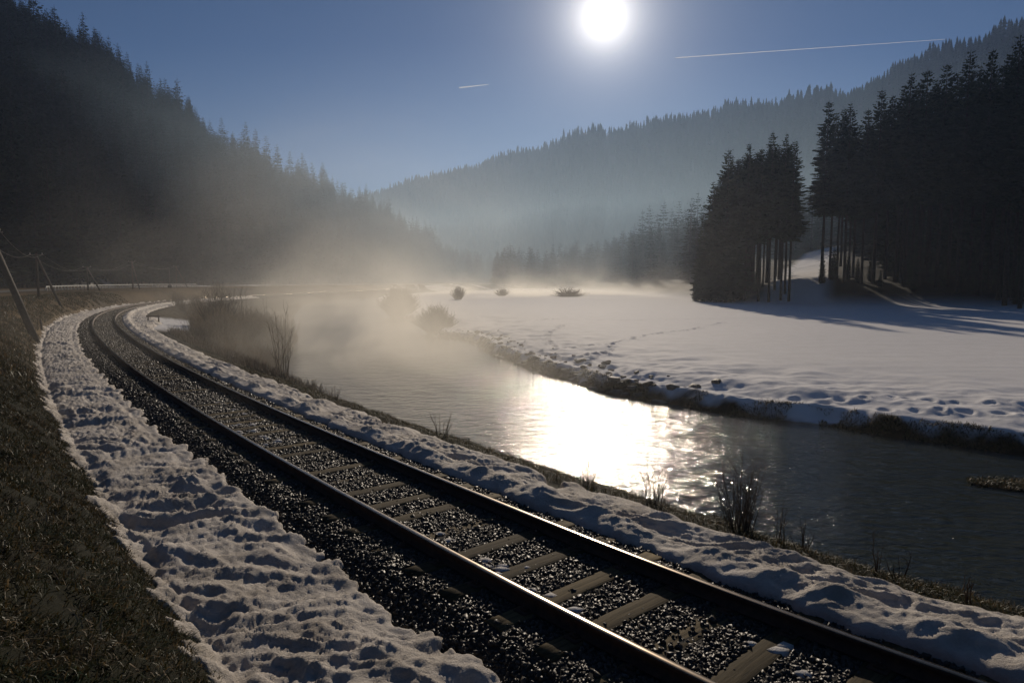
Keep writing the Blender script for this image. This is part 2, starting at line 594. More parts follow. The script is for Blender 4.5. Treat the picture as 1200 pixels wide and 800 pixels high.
def ground_z(x, y, detail=True):
    """height of the ground sheet and its cover"""
    x = np.asarray(x, float); y = np.asarray(y, float)
    s, u = track_su(x, y)
    dr = river_d(x, y)
    rd = line_d(x, y, ROADL)
    # formation and the bank on the left
    bt = 1.25 + 0.25 * pn(s * 0.05, u * 0, 3)
    left = np.interp(u, [-60, -14, -7.2, -5.3, -4.2, -3.5, -2.6, -1.9, -1.35, -1.2, 0], [0, 0, 0, 0, 0, 0, -0.44, -0.43, -0.20, -0.168, -0.168])
    slope = np.clip((-3.3 - u) / 2.6, 0, 1)
    lb = -0.44 + (bt + 0.44) * (1 - (1 - slope) ** 1.6) + 0.25 * sstep(-6, -9, u)
    left = np.where(u < -2.6, np.where(u < -3.3, lb, -0.44), left)
    right = np.interp(u, [0, 1.2, 1.35, 1.9, 3.4], [-0.168, -0.168, -0.20, -0.42, -0.45])
    # slope to the near shore
    drp = np.maximum(dr, 0)
    toshore = WATER_Z + 1.85 * drp / (drp + np.maximum(u - 3.4, 0) + 1e-6)
    nearside = np.where(u > 3.4, toshore, np.where(u > 0, right, left))
    # the meadow side
    dj = dr + 0.45 * fbm(x * 0.6, y * 0.6, 43, 3) * sstep(0, 0.4, dr)
    edge = 0.62 * sstep(0, 0.8, dj) + 0.30 * sstep(1.2, 3.2, dj) + 0.18 * sstep(4, 14, dr)
    mead = WATER_Z + edge
    mead = mead + 0.16 * fbm(x * 0.35, y * 0.35, 21, 3) * sstep(0.3, 2.0, dr) * (1 - sstep(5, 13, dr)) * 1.4
    mead = mead + 0.10 * fbm(x * 0.03, y * 0.03, 22, 3) * sstep(3, 20, dr)
    # which side of the river
    side = sstep(-3, 3, line_d(x, y, NEAR) - line_d(x, y, FAR)) * (u > 3.4)
    side = np.where(dr < 0, 1.0, side)
    z = nearside * (1 - side) + mead * side
    # river bed
    z = np.where(dr < 0, WATER_Z - np.minimum(0.9, -dr * 0.7) - 0.02, z)
    land = sstep(0.5, 6, dr)
    # left flat, road bench
    road = sstep(16, 5, rd) * sstep(-4.5, -9, u) + sstep(14, 5, rd) * sstep(165, 200, y) * land
    road = np.clip(road, 0, 1)
    rz = 1.45 * sstep(330, 150, y) + 0.9 * sstep(150, 330, y)
    z = z * (1 - road) + rz * road
    az = np.arctan2(x, y); r = np.hypot(x, y)
    ha, ta = hillA(az, r); hb, tb = hillB(az, r)
    wob = 1 + 0.10 * fbm(x * 0.012, y * 0.012, 31, 4)
    rc = rise(x, y)
    rcp = np.maximum(rc, 0)
    hc = 0.17 * rcp * sstep(0, 16, rcp) + 0.10 * np.maximum(rcp - 60, 0) + 0.7 * fbm(x * 0.06, y * 0.06, 33, 3) * sstep(0, 25, rcp)
    # shallow gully where the snowy track climbs through the gap
    z = z + np.maximum(np.maximum(ha, hb) * wob, hc * sstep(900, 500, r))
    snow = np.clip(side * sstep(0.25, 0.6, dr + 0.95 * fbm(x * 0.45, y * 0.45, 41, 4)) , 0, 1)
    snow = np.where(dr < 0, 0, snow)
    if detail:
        # uneven drifts along the river edge
        z = z - 0.11 * np.abs(fbm(x * 0.28 + 3, y * 0.7, 51, 5, 0.6)) * side * sstep(0.8, 2, dr) * (1 - sstep(3.5, 9, dr)) * 2.0
        z = z + 0.02 * fbm(x * 0.12, y * 1.1, 52, 3) * side * sstep(6, 12, dr)
        near = (r < 95) & (dr > 0.5)
        if near.any():
            xs, ys = x[near], y[near]
            dz = np.zeros_like(xs)
            for (fx, fy, fr_, fd_) in STEPS:
                m_ = (np.abs(xs - fx) < 0.8) & (np.abs(ys - fy) < 0.8)
                if m_.any():
                    q = ((xs[m_] - fx) ** 2 + (ys[m_] - fy) ** 2) / fr_ ** 2
                    dz[m_] += -fd_ * np.exp(-q) + 0.35 * fd_ * np.exp(-(np.sqrt(q) - 1.6) ** 2 * 3)
            z[near] += dz
        # rough dead grass hummocks on the left bank and near slope
        hum = np.abs(fbm(x * 1.0, y * 1.0, 61, 4)) * 0.30 + 0.03 * fbm(x * 6, y * 6, 62, 3)
        z = z + hum * (sstep(-3.4, -4.0, u) * sstep(-30, -12, u) + sstep(3.3, 4, u) * (1 - side) * sstep(0.1, 0.6, dr))
        # rocky lumps on the far bank
        z = z + 0.3 * np.maximum(fbm(x * 1.1, y * 1.1, 63, 3), 0) * side * sstep(0, 0.5, dr) * (1 - sstep(1.4, 3.5, dr)) * sstep(26, 34, y)
    return z, s, u, dr, side, ta, tb, rc, rd, snow


# ------------------------------------------------------------------ ground sheet
CY0 = -7.0     # the sheet's grid is densest where the eye is close to the ground
rr = [3.0]
while rr[-1] < 1800:
    r0 = rr[-1]
    k = 0.0085 if r0 < 24 else (0.0042 if r0 < 92 else 0.011)
    rr.append(r0 * (1 + k))
rr = np.array(rr)
aa = np.concatenate([np.linspace(-75, -42, 70)[:-1], np.linspace(-42, 42, 800), np.linspace(42, 75, 70)[1:]]) * math.pi / 180
RR, AA = np.meshgrid(rr, aa, indexing='ij')
GX = (RR * np.sin(AA)).ravel(); GY = (RR * np.cos(AA) + CY0).ravel()
GZ, gs, gu, gdr, gside, gta, gtb, grc, grd, gsnow = ground_z(GX, GY)
nr, na = RR.shape
idx = np.arange(nr * na).reshape(nr, na)
F = np.stack([idx[:-1, :-1], idx[:-1, 1:], idx[1:, 1:], idx[1:, :-1]], -1).reshape(-1, 4)[:, ::-1]
me = newmesh('ground', np.stack([GX, GY, GZ], 1), F, None, M['ground'], True)
hillmask = np.clip(np.maximum(sstep(0, 0.06, gta), sstep(0, 0.06, gtb)) + sstep(2, 14, grc), 0, 1)
nn = fbm(GX * 0.05, GY * 0.05, 71, 5)
TRAIL = smooth_line([(46, 113), (56, 136), (67, 158), (80, 187), (95, 219), (118, 262)], 3.0)
td = line_d(GX, GY, TRAIL)
patch = sstep(0.22, 0.36, fbm(GX * 0.12, GY * 0.35, 72, 4)) * 0.8
snow = gsnow * (1 - hillmask) + hillmask * sstep(8, 4, td)
# the strip of flat ground between river and road: patchy
flat = (gside < 0.5) | (gu < 0)
farflat = sstep(150, 200, GY) * sstep(1, 3, gdr) * (1 - hillmask) * sstep(26, 14, grd)
snow = np.where(farflat > 0, snow * (1 - farflat) + farflat * sstep(-0.05, 0.15, fbm(GX * .02, GY * .1, 73, 3)) * 0.8, snow)
snow = np.where((gu < -5) & (GY < 170), 0.0, snow)
straw = sstep(14, 40, gs) * sstep(-3.0, -3.6, gu) * (0.5 + 0.8 * nn)
straw = np.clip(straw + 0.25 * sstep(3.2, 4.0, gu) * (1 - gside) * sstep(20, 30, gs) + 0 * hillmask, 0, 1) * (1 - hillmask)
pocket = sstep(48, 54, gs) * sstep(74, 68, gs) * sstep(2.6, 3.2, gu) * sstep(8.5, 7.0, gu + 1.2 * fbm(GX * .4, GY * .4, 75, 3))
snow = np.maximum(snow, pocket)
ballast = sstep(2.3, 1.9, np.abs(gu)) * sstep(300, 290, gs)
for nm, arr in (('snow', snow), ('straw', straw), ('ballast', ballast)):
    a = me.attributes.new(nm, 'FLOAT', 'POINT')
    a.data.foreach_set('value', np.asarray(arr, np.float32))
g = link('ground', me)
tag(g, kind='structure')

# river surface
xs = np.linspace(-110, 75, 80); ys = np.linspace(-60, 352, 160)
X, Y = np.meshgrid(xs, ys, indexing='ij')
i2 = np.arange(X.size).reshape(X.shape)
F = np.stack([i2[:-1, :-1], i2[1:, :-1], i2[1:, 1:], i2[:-1, 1:]], -1).reshape(-1, 4)
tag(link('river_water', newmesh('river_water', np.stack([X.ravel(), Y.ravel(), np.full(X.size, WATER_Z)], 1), F, None, M['water'], True)), kind='structure')

# road on its bench beyond the bank
L = ROADL
t = np.gradient(L, axis=0); t /= np.linalg.norm(t, axis=1)[:, None]
nrm = np.stack([t[:, 1], -t[:, 0]], 1)
V = []
for w in (-3.0, -1, 1, 3.0):
    P = L + nrm * w
    z = ground_z(P[:, 0], P[:, 1], False)[0]
    V.append(np.stack([P[:, 0], P[:, 1], np.maximum(z, 0) * 0 + z + 0.06], 1))
V = np.stack(V, 1)
i2 = np.arange(V.shape[0] * 4).reshape(-1, 4)
F = np.stack([i2[:-1, :-1], i2[:-1, 1:], i2[1:, 1:], i2[1:, :-1]], -1).reshape(-1, 4)
tag(link('road', newmesh('road', V.reshape(-1, 3), F, None, M['asphalt'], True)), kind='structure')

# ------------------------------------------------------------------ snow beside the track
def snow_strip(name, u0, u1, s_list, nu, thick, seed):
    S, U = np.meshgrid(s_list, np.linspace(u0, u1, nu), indexing='ij')
    x, y, _ = tr_xy(S.ravel(), U.ravel())
    gz = ground_z(x, y, False)[0]
    T = thick(x, y, S.ravel(), U.ravel())
    V = np.stack([x, y, gz + T], 1)
    i2 = np.arange(V.shape[0]).reshape(S.shape)
    F = np.stack([i2[:-1, :-1], i2[:-1, 1:], i2[1:, 1:], i2[1:, :-1]], -1).reshape(-1, 4)
    return tag(link(name, newmesh(name, V, F, None, M['snow'], True)), kind='structure')


def lumps(x, y, f=1.0):
    # melt hollows, long across the sun's direction
    wx = x + 0.25 * pn(x * 1.1, y * 1.1, 80); wy = y + 0.25 * pn(x * 1.1 + 9, y * 1.1, 81)
    wx = wx + 0.5 * pn(x * .5, y * .7, 87); wy = wy + 0.3 * pn(x * .6, y * .5, 88)
    a = 1 - np.abs(pn(wx * 0.75 * f, wy * 2.1 * f, 82)) * 2.0
    b_ = 1 - np.abs(pn(wx * 1.7 * f, wy * 5.0 * f, 83)) * 2.0
    c = fbm(x * 8, y * 14, 84, 3)
    d = 1 - np.abs(pn(wx * 4 * f, wy * 11 * f, 86)) * 2.0
    big = 0.5 + 0.6 * sstep(-0.3, 0.4, fbm(x * 0.35, y * 0.35, 89, 2))
    return (0.105 * a + 0.045 * b_) * big + 0.02 * d + 0.035 * c + 0.03 * fbm(x * .8, y * .8, 85, 2)


def slist(a, b, k=0.006, m=0.022):
    L = [a]
    while L[-1] < b:
        L.append(L[-1] + max(m, k * max(L[-1] + 4, 0)))
    return np.array(L)


def thick_left(x, y, s, u):
    e1 = (-1.66 - 0.0 * s) - u + 0.20 * fbm(x * 1.3, y * 1.3, 90, 4) * 1.5 + 0.05 * fbm(x * 7, y * 7, 95, 2)
    e2 = u + 3.50 + 0.22 * fbm(x * 0.9, y * 0.9, 91, 4) * 1.5 + 0.30 * fbm(x * 3.2, y * 3.2, 97, 4)
    e = np.minimum(e1, e2)
    edge = np.clip(e / np.where(e1 < e2, 0.16, 0.5), -1.5, 1.0)
    edge = np.where(edge > 0, np.sqrt(np.clip(edge * (2 - edge), 0, 1)), edge)
    return edge * 0.10 + (0.03 + lumps(x, y)) * np.clip(edge + 0.15, 0, 1) * sstep(-0.1, 0.5, e) + np.where(edge < 0, -0.05, 0)


def thick_right(x, y, s, u):
    e1 = u - (1.28 - 0.12 * sstep(4, -2, s)) + 0.14 * fbm(x * 1.6, y * 1.6, 92, 4)
    bare = sstep(0.22, 0.4, fbm(x * 0.9 + 4, y * 0.9, 94, 3)) * 0.45 * sstep(2.0, 2.4, u)
    e2 = (2.98 + 1.2 * sstep(52, 60, s) * sstep(75, 66, s)) - u + 0.26 * fbm(x * 1.1, y * 1.1, 93, 4) - bare
    e = np.minimum(e1, e2)
    edge = np.clip(e / 0.15, -1.5, 1.0)
    edge = np.where(edge > 0, np.sqrt(np.clip(edge * (2 - edge), 0, 1)), edge)
    pile = 0.15 * np.exp(-((u - 1.62) / 0.28) ** 2) * (0.7 + 0.9 * pn(s * 0.9, s * 0, 96))
    return edge * 0.10 + (pile + 0.04 + 0.85 * lumps(x, y, 1.05)) * np.clip(edge + 0.1, 0, 1) * sstep(-0.1, 0.45, e) + np.where(edge < 0, -0.06, 0)


snow_strip('snow_left_of_track', -4.3, -1.35, slist(-4, 170), 130, thick_left, 1)
snow_strip('snow_right_of_track', 1.0, 4.6, slist(-9, 150), 150, thick_right, 2)

# ------------------------------------------------------------------ railway
track = empty('railway_track', (*[float(v) for v in tr_xy(0.0, 0.0)[:2]], -0.16), 0, 'single curved railway line with rusty sides, polished rail tops and wooden sleepers', 'railway track')
org = np.array(track.location)
prof = [(-0.036, -0.004), (-0.030, 0.0), (0.030, 0.0), (0.036, -0.004), (0.036, -0.034), (0.010, -0.048), (0.008, -0.12), (0.062, -0.138), (0.062, -0.150), (-0.062, -0.150), (-0.062, -0.138), (-0.008, -0.12), (-0.010, -0.048), (-0.036, -0.034)]
sl_ = np.concatenate([np.arange(-12, 40, 0.4), np.arange(40, 295, 1.2)])
for off in (-0.7525, 0.7525):
    V, np_ = [], len(prof)
    for (a_, b_) in prof:
        x, y, th = tr_xy(sl_, off + a_)
        V.append(np.stack([x, y, np.full_like(x, b_)], 1))
    V = np.stack(V, 1).reshape(-1, 3) - org
    F, mi = [], []
    for i in range(len(sl_) - 1):
        for j in range(np_):
            k = (j + 1) % np_
            F.append([i * np_ + j, i * np_ + k, (i + 1) * np_ + k, (i + 1) * np_ + j])
            mi.append(1 if j in (0, 1, 2) else 0)
    link('rail', newmesh('rail', V, F, None, [M['rust'], M['railtop']], False, mi), track)

rng = np.random.default_rng(11)
sleeper_meshes = []
for k in range(5):
    n = 14
    mb = MB()
    xsn = np.linspace(-1.25, 1.25, n)
    ring = [(-0.125, -0.10), (0.125, -0.10), (0.128, -0.012), (0.108, 0.0), (0.03, 0.002), (-0.04, -0.001), (-0.108, 0.0), (-0.128, -0.012)]
    V = []
    for i, xx in enumerate(xsn):
        for (a_, b_) in ring:
            V.append([xx + (rng.normal(0, .008) if i in (0, n - 1) else 0), a_ + rng.normal(0, 0.004), b_ + rng.normal(0, 0.0025)])
    m_ = len(ring)
    F = [[i * m_ + j, (i + 1) * m_ + j, (i + 1) * m_ + (j + 1) % m_, i * m_ + (j + 1) % m_] for i in range(n - 1) for j in range(m_)]
    V.append([-1.25, 0, -0.05]); V.append([1.25, 0, -0.05])
    F3 = [[(j + 1) % m_, len(V) - 2, j] for j in range(m_)] + [[(n - 1) * m_ + j, len(V) - 1, (n - 1) * m_ + (j + 1) % m_] for j in range(m_)]
    sleeper_meshes.append(newmesh('sleeper', V, F, F3, M['sleeper']))
mb = MB()
mb.box((0, 0, 0.006), (0.34, 0.16, 0.012))
for sx in (-0.095, 0.095):
    mb.box((sx, 0, 0.022), (0.05, 0.09, 0.02))
    mb.tube([(sx, 0.0, 0.02), (sx, 0.0, 0.058)], 0.014, 6)
plate_me = mb.mesh('tie_plate', M['rust'])
svals, s0 = [-6.5, -5.8, -5.1, -4.4, -3.65, -2.9, -2.15, -1.4, -0.62, 0.02, 0.64, 1.33, 2.08, 2.8, 3.55, 4.35, 5.0, 5.78], 6.5
rest = MB()
while s0 < 290:
    svals.append(s0)
    s0 += 0.72 + rng.normal(0, 0.02)
BURIED = []
for i, s0 in enumerate(svals):
    x, y, th = tr_xy(s0, 0.0)
    # Each sleeper's top stands clear of the ballast by a different amount
    deep = (i in (9, 14)) or (i > 17 and rng.random() < 0.5)
    BURIED.append(deep)
    dz = -0.151 - (0.016 if deep else 0.0)
    a_ = float(th) - math.pi / 2 + rng.normal(0, 0.012)
    if i < 96:
        o = link('sleeper', sleeper_meshes[i % 5], track, Vector((float(x), float(y), dz)) - Vector(org))
        o.rotation_euler = (0, 0, a_)
        if i < 40:
            for sx in (-0.7525, 0.7525):
                p = link('tie_plate', plate_me, o, (sx, 0, 0.0))
    elif s0 < 180:
        rest.box(np.array([float(x), float(y), dz - 0.05]) - org, (2.5, 0.25, 0.1), a_)
tag(link('distant_sleepers', rest.mesh('distant_sleepers', M['sleeper']), track), 'far sleepers merging together round the bend', kind='stuff')

# ballast stones
ICO = None
phi = (1 + 5 ** 0.5) / 2
icoV = np.array([(-1, phi, 0), (1, phi, 0), (-1, -phi, 0), (1, -phi, 0), (0, -1, phi), (0, 1, phi), (0, -1, -phi), (0, 1, -phi), (phi, 0, -1), (phi, 0, 1), (-phi, 0, -1), (-phi, 0, 1)]) / 1.9
icoF = np.array([(0, 11, 5), (0, 5, 1), (0, 1, 7), (0, 7, 10), (0, 10, 11), (1, 5, 9), (5, 11, 4), (11, 10, 2), (10, 7, 6), (7, 1, 8), (3, 9, 4), (3, 4, 2), (3, 2, 6), (3, 6, 8), (3, 8, 9), (4, 9, 5), (2, 4, 11), (6, 2, 10), (8, 6, 7), (9, 8, 1)])


def rotmats(n, rng):
    q = rng.normal(size=(n, 4)); q /= np.linalg.norm(q, axis=1)[:, None]
    w, x, y, z = q.T
    return np.stack([1 - 2 * (y * y + z * z), 2 * (x * y - z * w), 2 * (x * z + y * w), 2 * (x * y + z * w), 1 - 2 * (x * x + z * z), 2 * (y * z - x * w), 2 * (x * z - y * w), 2 * (y * z + x * w), 1 - 2 * (x * x + y * y)], 1).reshape(n, 3, 3)


CUBE = np.array([(-1, -1, -1), (1, -1, -1), (1, 1, -1), (-1, 1, -1), (-1, -1, 1), (1, -1, 1), (1, 1, 1), (-1, 1, 1)]) * 0.62
CUBEF = np.array([(0, 3, 2), (0, 2, 1), (4, 5, 6), (4, 6, 7), (0, 1, 5), (0, 5, 4), (1, 2, 6), (1, 6, 5), (2, 3, 7), (2, 7, 6), (3, 0, 4), (3, 4, 7)])
SV = np.array(svals); SB = np.array(BURIED)


def stones(n, s_a, s_b, size, seed, pw=1.0):
    rng = np.random.default_rng(seed)
    s = s_a + (s_b - s_a) * rng.random(n) ** pw
    u = rng.uniform(-2.15, 1.8, n)
    k = np.clip(np.searchsorted(SV, s), 1, len(SV) - 1)
    k = np.where(np.abs(SV[k] - s) < np.abs(SV[k - 1] - s), k, k - 1)
    ons = (np.abs(SV[k] - s) < 0.135) & (np.abs(u) < 1.27)
    p = np.where(SB[k], 0.32, 0.045)
    keep = ~ons | (rng.random(n) < p)
    under = np.abs(np.abs(u) - 0.7525) < 0.09
    keep &= ~(under & ons)
    s, u, under = s[keep], u[keep], under[keep]
    n = len(s)
    x, y, _ = tr_xy(s, u)
    z = ground_z(x, y, False)[0]
    r = size * np.exp(rng.normal(0, 0.32, n)).clip(.45, 1.7)
    r = np.where(under, np.minimum(r, 0.02), r)
    sh = CUBE[None] * (1 + rng.uniform(-0.45, 0.3, (n, 8, 3))) * np.stack([rng.uniform(.9, 1.5, n), rng.uniform(.7, 1.0, n), rng.uniform(.4, .8, n)], 1)[:, None]
    V = np.einsum('nij,nkj->nki', rotmats(n, rng), sh) * r[:, None, None]
    V += np.stack([x, y, z + r * rng.uniform(-0.45, 0.35, n) - np.where(under, 0.008, 0)], 1)[:, None]
    F = (CUBEF[None] + (np.arange(n) * 8)[:, None, None]).reshape(-1, 3)
    return V.reshape(-1, 3), F


V1, F1 = stones(98000, -4, 17, 0.0245, 1, 1.3)
V2, F2 = stones(38000, 14, 48, 0.034, 2, 1.3)
V3, F3 = stones(12000, 45, 95, 0.042, 3)
V = np.vstack([V1, V2, V3]); F = np.vstack([F1, F2 + len(V1), F3 + len(V1) + len(V2)])
tag(link('ballast', newmesh('ballast', V, None, F, M['stone'])), 'dark broken stone ballast under and beside the rails', 'ballast', kind='stuff')

# lumps of snow left between the rails
rng = np.random.default_rng(77)
mb = MB()
for (s_, u_, n_, sp) in ((4.5, -0.45, 0, 0), (10.3, -0.1, 9, .55), (12.0, -0.3, 8, 0.6), (14.2, 0.1, 5, 0.6), (3.3, -0.45, 4, .14), (2.2, -0.42, 6, .2), (1.5, -0.45, 5, .16), (-0.8, 0.4, 4, .18)):
    for k in range(n_):
        s1, u1 = s_ + rng.normal(0, sp), u_ + rng.normal(0, 0.14 if sp < .3 else 0.25)
        x, y, _ = tr_xy(s1, np.clip(u1, -0.6, 0.6))
        r = rng.uniform(0.035, 0.08)
        P = icoV * (1 + rng.uniform(-.2, .2, (12, 1))) * np.array([r * 1.5, r * 1.2, r * 0.5]) + np.array([float(x), float(y), -0.165])
        mb.add(P, None, icoF)
me = mb.mesh('snow_scraps', M['snow_clean'], True)
tag(link('snow_scraps', me), 'scraps of melting snow lying between the rails', 'snow', kind='stuff')


# ------------------------------------------------------------------ grass
def blades(x, y, z, h, w, lean, rng, bend=0.6):
    n = len(x)
    a = rng.uniform(0, 2 * math.pi, n)
    la = rng.uniform(0, 2 * math.pi, n)
    ln = lean * rng.uniform(0.3, 1.3, n)
    dx, dy = np.cos(a) * w / 2, np.sin(a) * w / 2
    lx, ly = np.cos(la) * h * ln, np.sin(la) * h * ln
    base = np.stack([x, y, z], 1)
    A = base + np.stack([-dx, -dy, np.zeros(n)], 1); B = base + np.stack([dx, dy, np.zeros(n)], 1)
    mid = base + np.stack([lx * .35, ly * .35, h * 0.62 / np.sqrt(1 + ln ** 2) + 0 * h], 1)
    Cc = mid + np.stack([dx, dy, np.zeros(n)], 1) * .7; Dd = mid - np.stack([dx, dy, np.zeros(n)], 1) * .7
    T = base + np.stack([lx, ly, h / np.sqrt(1 + ln ** 2) * (1 - bend * ln * .5)], 1)
    V = np.stack([A, B, Cc, Dd, T], 1).reshape(-1, 3)
    k = (np.arange(n) * 5)[:, None]
    return V, k + np.array([0, 1, 2, 3]), k + np.array([3, 2, 4])


def grass_patch(name, label, pts, hmean, wid, lean, seed):
    rng = np.random.default_rng(seed)
    x, y = pts
    z = ground_z(x, y, True)[0]
    h = hmean * rng.uniform(0.5, 1.5, len(x))
    V, F4, F3 = blades(x, y, z - 0.01, h, wid * rng.uniform(.6, 1.4, len(x)), lean, rng)
    return tag(link(name, newmesh(name, V, F4, F3, M['grass'])), label, 'grass', kind='stuff')


rng = np.random.default_rng(3)
n = 420000
s = -3 + 48 * rng.random(n) ** 1.7
u = -3.35 - 3.2 * rng.random(n) ** 1.1 * (0.75 + 0.25 * s / 45)
x, y, _ = tr_xy(s, u)
tuft = fbm(x * 2.2, y * 2.2, 15, 3)
keep = (rng.random(n) < 0.5 + 1.2 * tuft) & (np.hypot(x, y) > 1.0) & (u < -3.35 - 0.22 * fbm(x * 0.9, y * 0.9, 91, 4) * 1.5 )
x, y, s = x[keep], y[keep], s[keep]
grass_patch('bank_grass', 'matted dark winter grass on the left bank', (x, y), 0.085, 0.010, 1.5, 4)
n = 90000
s = -4 + 40 * rng.random(n) ** 1.2
u = 2.75 + 2.6 * rng.random(n) ** 1.2
x, y, _ = tr_xy(s, u)
keep = u > 2.98 + 0.26 * fbm(x * 1.1, y * 1.1, 93, 4) - 0.1
grass_patch('riverbank_grass', 'short brown grass along the near riverbank crest', (x[keep], y[keep]), 0.10, 0.007, 1.0, 5)
n = 26000
s = -2 + 30 * rng.random(n) ** 1.3
u = -3.5 - 3.0 * rng.random(n)
x, y, _ = tr_xy(s, u)
keep = (fbm(x * 1.6, y * 1.6, 18, 3) > 0.22) & (np.hypot(x, y) > 1.2)
tf = grass_patch('straw_tufts', 'pale straw tufts caught by the light on the left bank', (x[keep], y[keep]), 0.13, 0.008, 1.6, 12)
tf.data.materials[0] = M['twig_pale']
# straw-coloured tussocks further along the left bank
n = 60000
s = 18 + 90 * rng.random(n)
u = -3.7 - 4.5 * rng.random(n)
x, y, _ = tr_xy(s, u)
keep = fbm(x * .8, y * .8, 16, 3) > -0.05
grass_patch('dry_grass', 'straw coloured dry grass on the slope below the road', (x[keep], y[keep]), 0.22, 0.03, 0.9, 6)


n = 70000
s = 24 + 46 * rng.random(n)
u = 3.6 + 12.0 * rng.random(n)
x, y, _ = tr_xy(s, u)
keep = (river_d(x, y) > 0.05) & ~((s > 48) & (s < 74) & (u < 8.0))
rd_ = grass_patch('river_reeds', 'brown dead reeds and grass on the slope between track and river', (x[keep], y[keep]), 0.5, 0.03, 0.5, 10)
rd_.data.materials[0] = M['twig_pale']


# far-bank overhanging turf
def bank_turf():
    rng = np.random.default_rng(8)
    P = smooth_line(FAR[3:20], 0.05)
    n = 52000
    q = P[rng.integers(0, len(P), n)]
    x = q[:, 0] + rng.normal(0.15, 0.35, n); y = q[:, 1] + rng.normal(0.25, 0.4, n)
    dr = river_d(x, y)
    k = (dr > -0.05) & (dr < 0.75) & (fbm(x * 0.5, y * 0.5, 41, 4) < 0.08)
    grass_patch('far_bank_turf', 'dark tufted turf hanging along the far riverbank', (x[k], y[k]), 0.14, 0.02, 1.3, 9)


bank_turf()

# ------------------------------------------------------------------ trees
def gen_spruce(h, crown_from, wmax, levels, per, cards, seed, stubs=False):
    """trunk and crown meshes: drooping whorled branches carrying sprays of needles"""
    rng = np.random.default_rng(seed)
    mbt = MB()
    zs = np.linspace(-1.0, h * 0.97, 9)
    cx = np.cumsum(rng.normal(0, 0.03, 9)) * (h / 30)
    cyy = np.cumsum(rng.normal(0, 0.03, 9)) * (h / 30)
    rad = 0.0085 * h * (1 - (zs + 1) / (h * 1.03)) ** 0.8 + 0.015
    mbt.tube(np.stack([cx, cyy, zs], 1), rad, 7)
    if stubs:
        for k in range(46):
            z = rng.uniform(0.12, crown_from) * h
            a = rng.uniform(0, 2 * math.pi); Ls = rng.uniform(0.4, 2.1)
            x0 = np.interp(z, zs, cx); y0 = np.interp(z, zs, cyy)
            mbt.tube([(x0, y0, z), (x0 + math.cos(a) * Ls * .6, y0 + math.sin(a) * Ls * .6, z - .1 * Ls), (x0 + math.cos(a) * Ls, y0 + math.sin(a) * Ls, z - .3 * Ls)], [0.035, 0.02, 0.008], 3, False)
    V, F = [], []
    nv = 0
    for i in range(levels):
        t = (i + rng.uniform(-.3, .3)) / levels
        t = min(max(t, 0), 0.995)
        z = h * (crown_from + (1 - crown_from) * t)
        w = wmax * ((1 - t) ** 0.6) * (0.55 + 0.45 * min(t / 0.12, 1)) + 0.30
        nb = max(int(per * (0.45 + 0.55 * (1 - t))), 4)
        x0 = np.interp(z, zs, cx); y0 = np.interp(z, zs, cyy)
        a0 = rng.uniform(0, 6.28)
        for b_ in range(nb):
            if rng.random() < 0.10: continue
            a = a0 + b_ * 2 * math.pi / nb + rng.normal(0, 0.2)
            Lb = w * rng.uniform(0.55, 1.18)
            ca, sa = math.cos(a), math.sin(a)
            droop = (0.40 - 0.55 * t) + rng.normal(0, .06)
            m = max(int(cards * (0.4 + 0.6 * Lb / wmax)), 2)
            q = (np.arange(m) + rng.uniform(0.1, 0.9, m)) / m
            q = 0.12 + 0.9 * q
            px = q * Lb
            pz = z - droop * Lb * q ** 1.2 + 0.12 * Lb * np.clip(q - 0.7, 0, 1) * 2
            for j in range(m):
                # one drooping spray: two kite halves either side of the branch
                sw = Lb * (0.34 * (1.08 - q[j]) + 0.09) * rng.uniform(.7, 1.3)
                ln = Lb * 0.24 * rng.uniform(.7, 1.4)
                for sd in (-1, 1):
                    base = np.array([x0 + ca * px[j], y0 + sa * px[j], pz[j]])
                    tip = base + np.array([ca * ln * .8 - sa * sw * sd, sa * ln * .8 + ca * sw * sd, -0.35 * sw - rng.uniform(0, .2) * sw])
                    fwd = base + np.array([ca * ln, sa * ln, -droop * ln])
                    hang = base + np.array([-sa * sw * sd * .5, ca * sw * sd * .5, -0.55 * sw - 0.1])
                    V += [base, tip, fwd, hang]
                    F += [[nv, nv + 1, nv + 2], [nv, nv + 3, nv + 1]]
                    nv += 4
    # leader
    for k in range(3):
        a = rng.uniform(0, 6.28)
        V += [np.array([cx[-1] - .1 * math.cos(a), cyy[-1] - .1 * math.sin(a), h * .94]), np.array([cx[-1] + .1 * math.cos(a), cyy[-1] + .1 * math.sin(a), h * .94]), np.array([cx[-1], cyy[-1], h * 1.01])]
        F.append([nv, nv + 1, nv + 2]); nv += 3
    return mbt.mesh('spruce_trunk', M['bark'], True), newmesh('spruce_crown', np.array(V), None, np.array(F), M['needles'])


GROVE = [gen_spruce(36, 0.40, 3.05, 50, 11, 6, 100 + k, True) for k in range(4)]
FULL = [gen_spruce(34, 0.04, 4.6, 60, 12, 6, 120 + k) for k in range(3)]
MID = [gen_spruce(27, 0.08, 4.3, 26, 9, 3, 140 + k) for k in range(5)]
for k, (t_, c_) in enumerate(MID): pass


def put_tree(kind, x, y, h, rng, label, group, hb):
    t_, c_ = kind
    z = float(ground_z(np.array([x]), np.array([y]), False)[0][0])
    e = empty('spruce_tree', (x, y, z - 0.1), rng.uniform(0, 6.28), label, 'tree', group)
    sc = h / hb
    e.scale = (sc * rng.uniform(.9, 1.1), sc * rng.uniform(.9, 1.1), sc)
    link('trunk', t_, e); link('crown', c_, e)
    return e


rng = np.random.default_rng(21)


def at(px, d):
    return (px - 600) / FOC * d, d


# small grove left of the gap: (px, distance, top_y)
def tall(px, d, topy, z):
    k = (329 - topy) / FOC
    return EYE + k * d - z


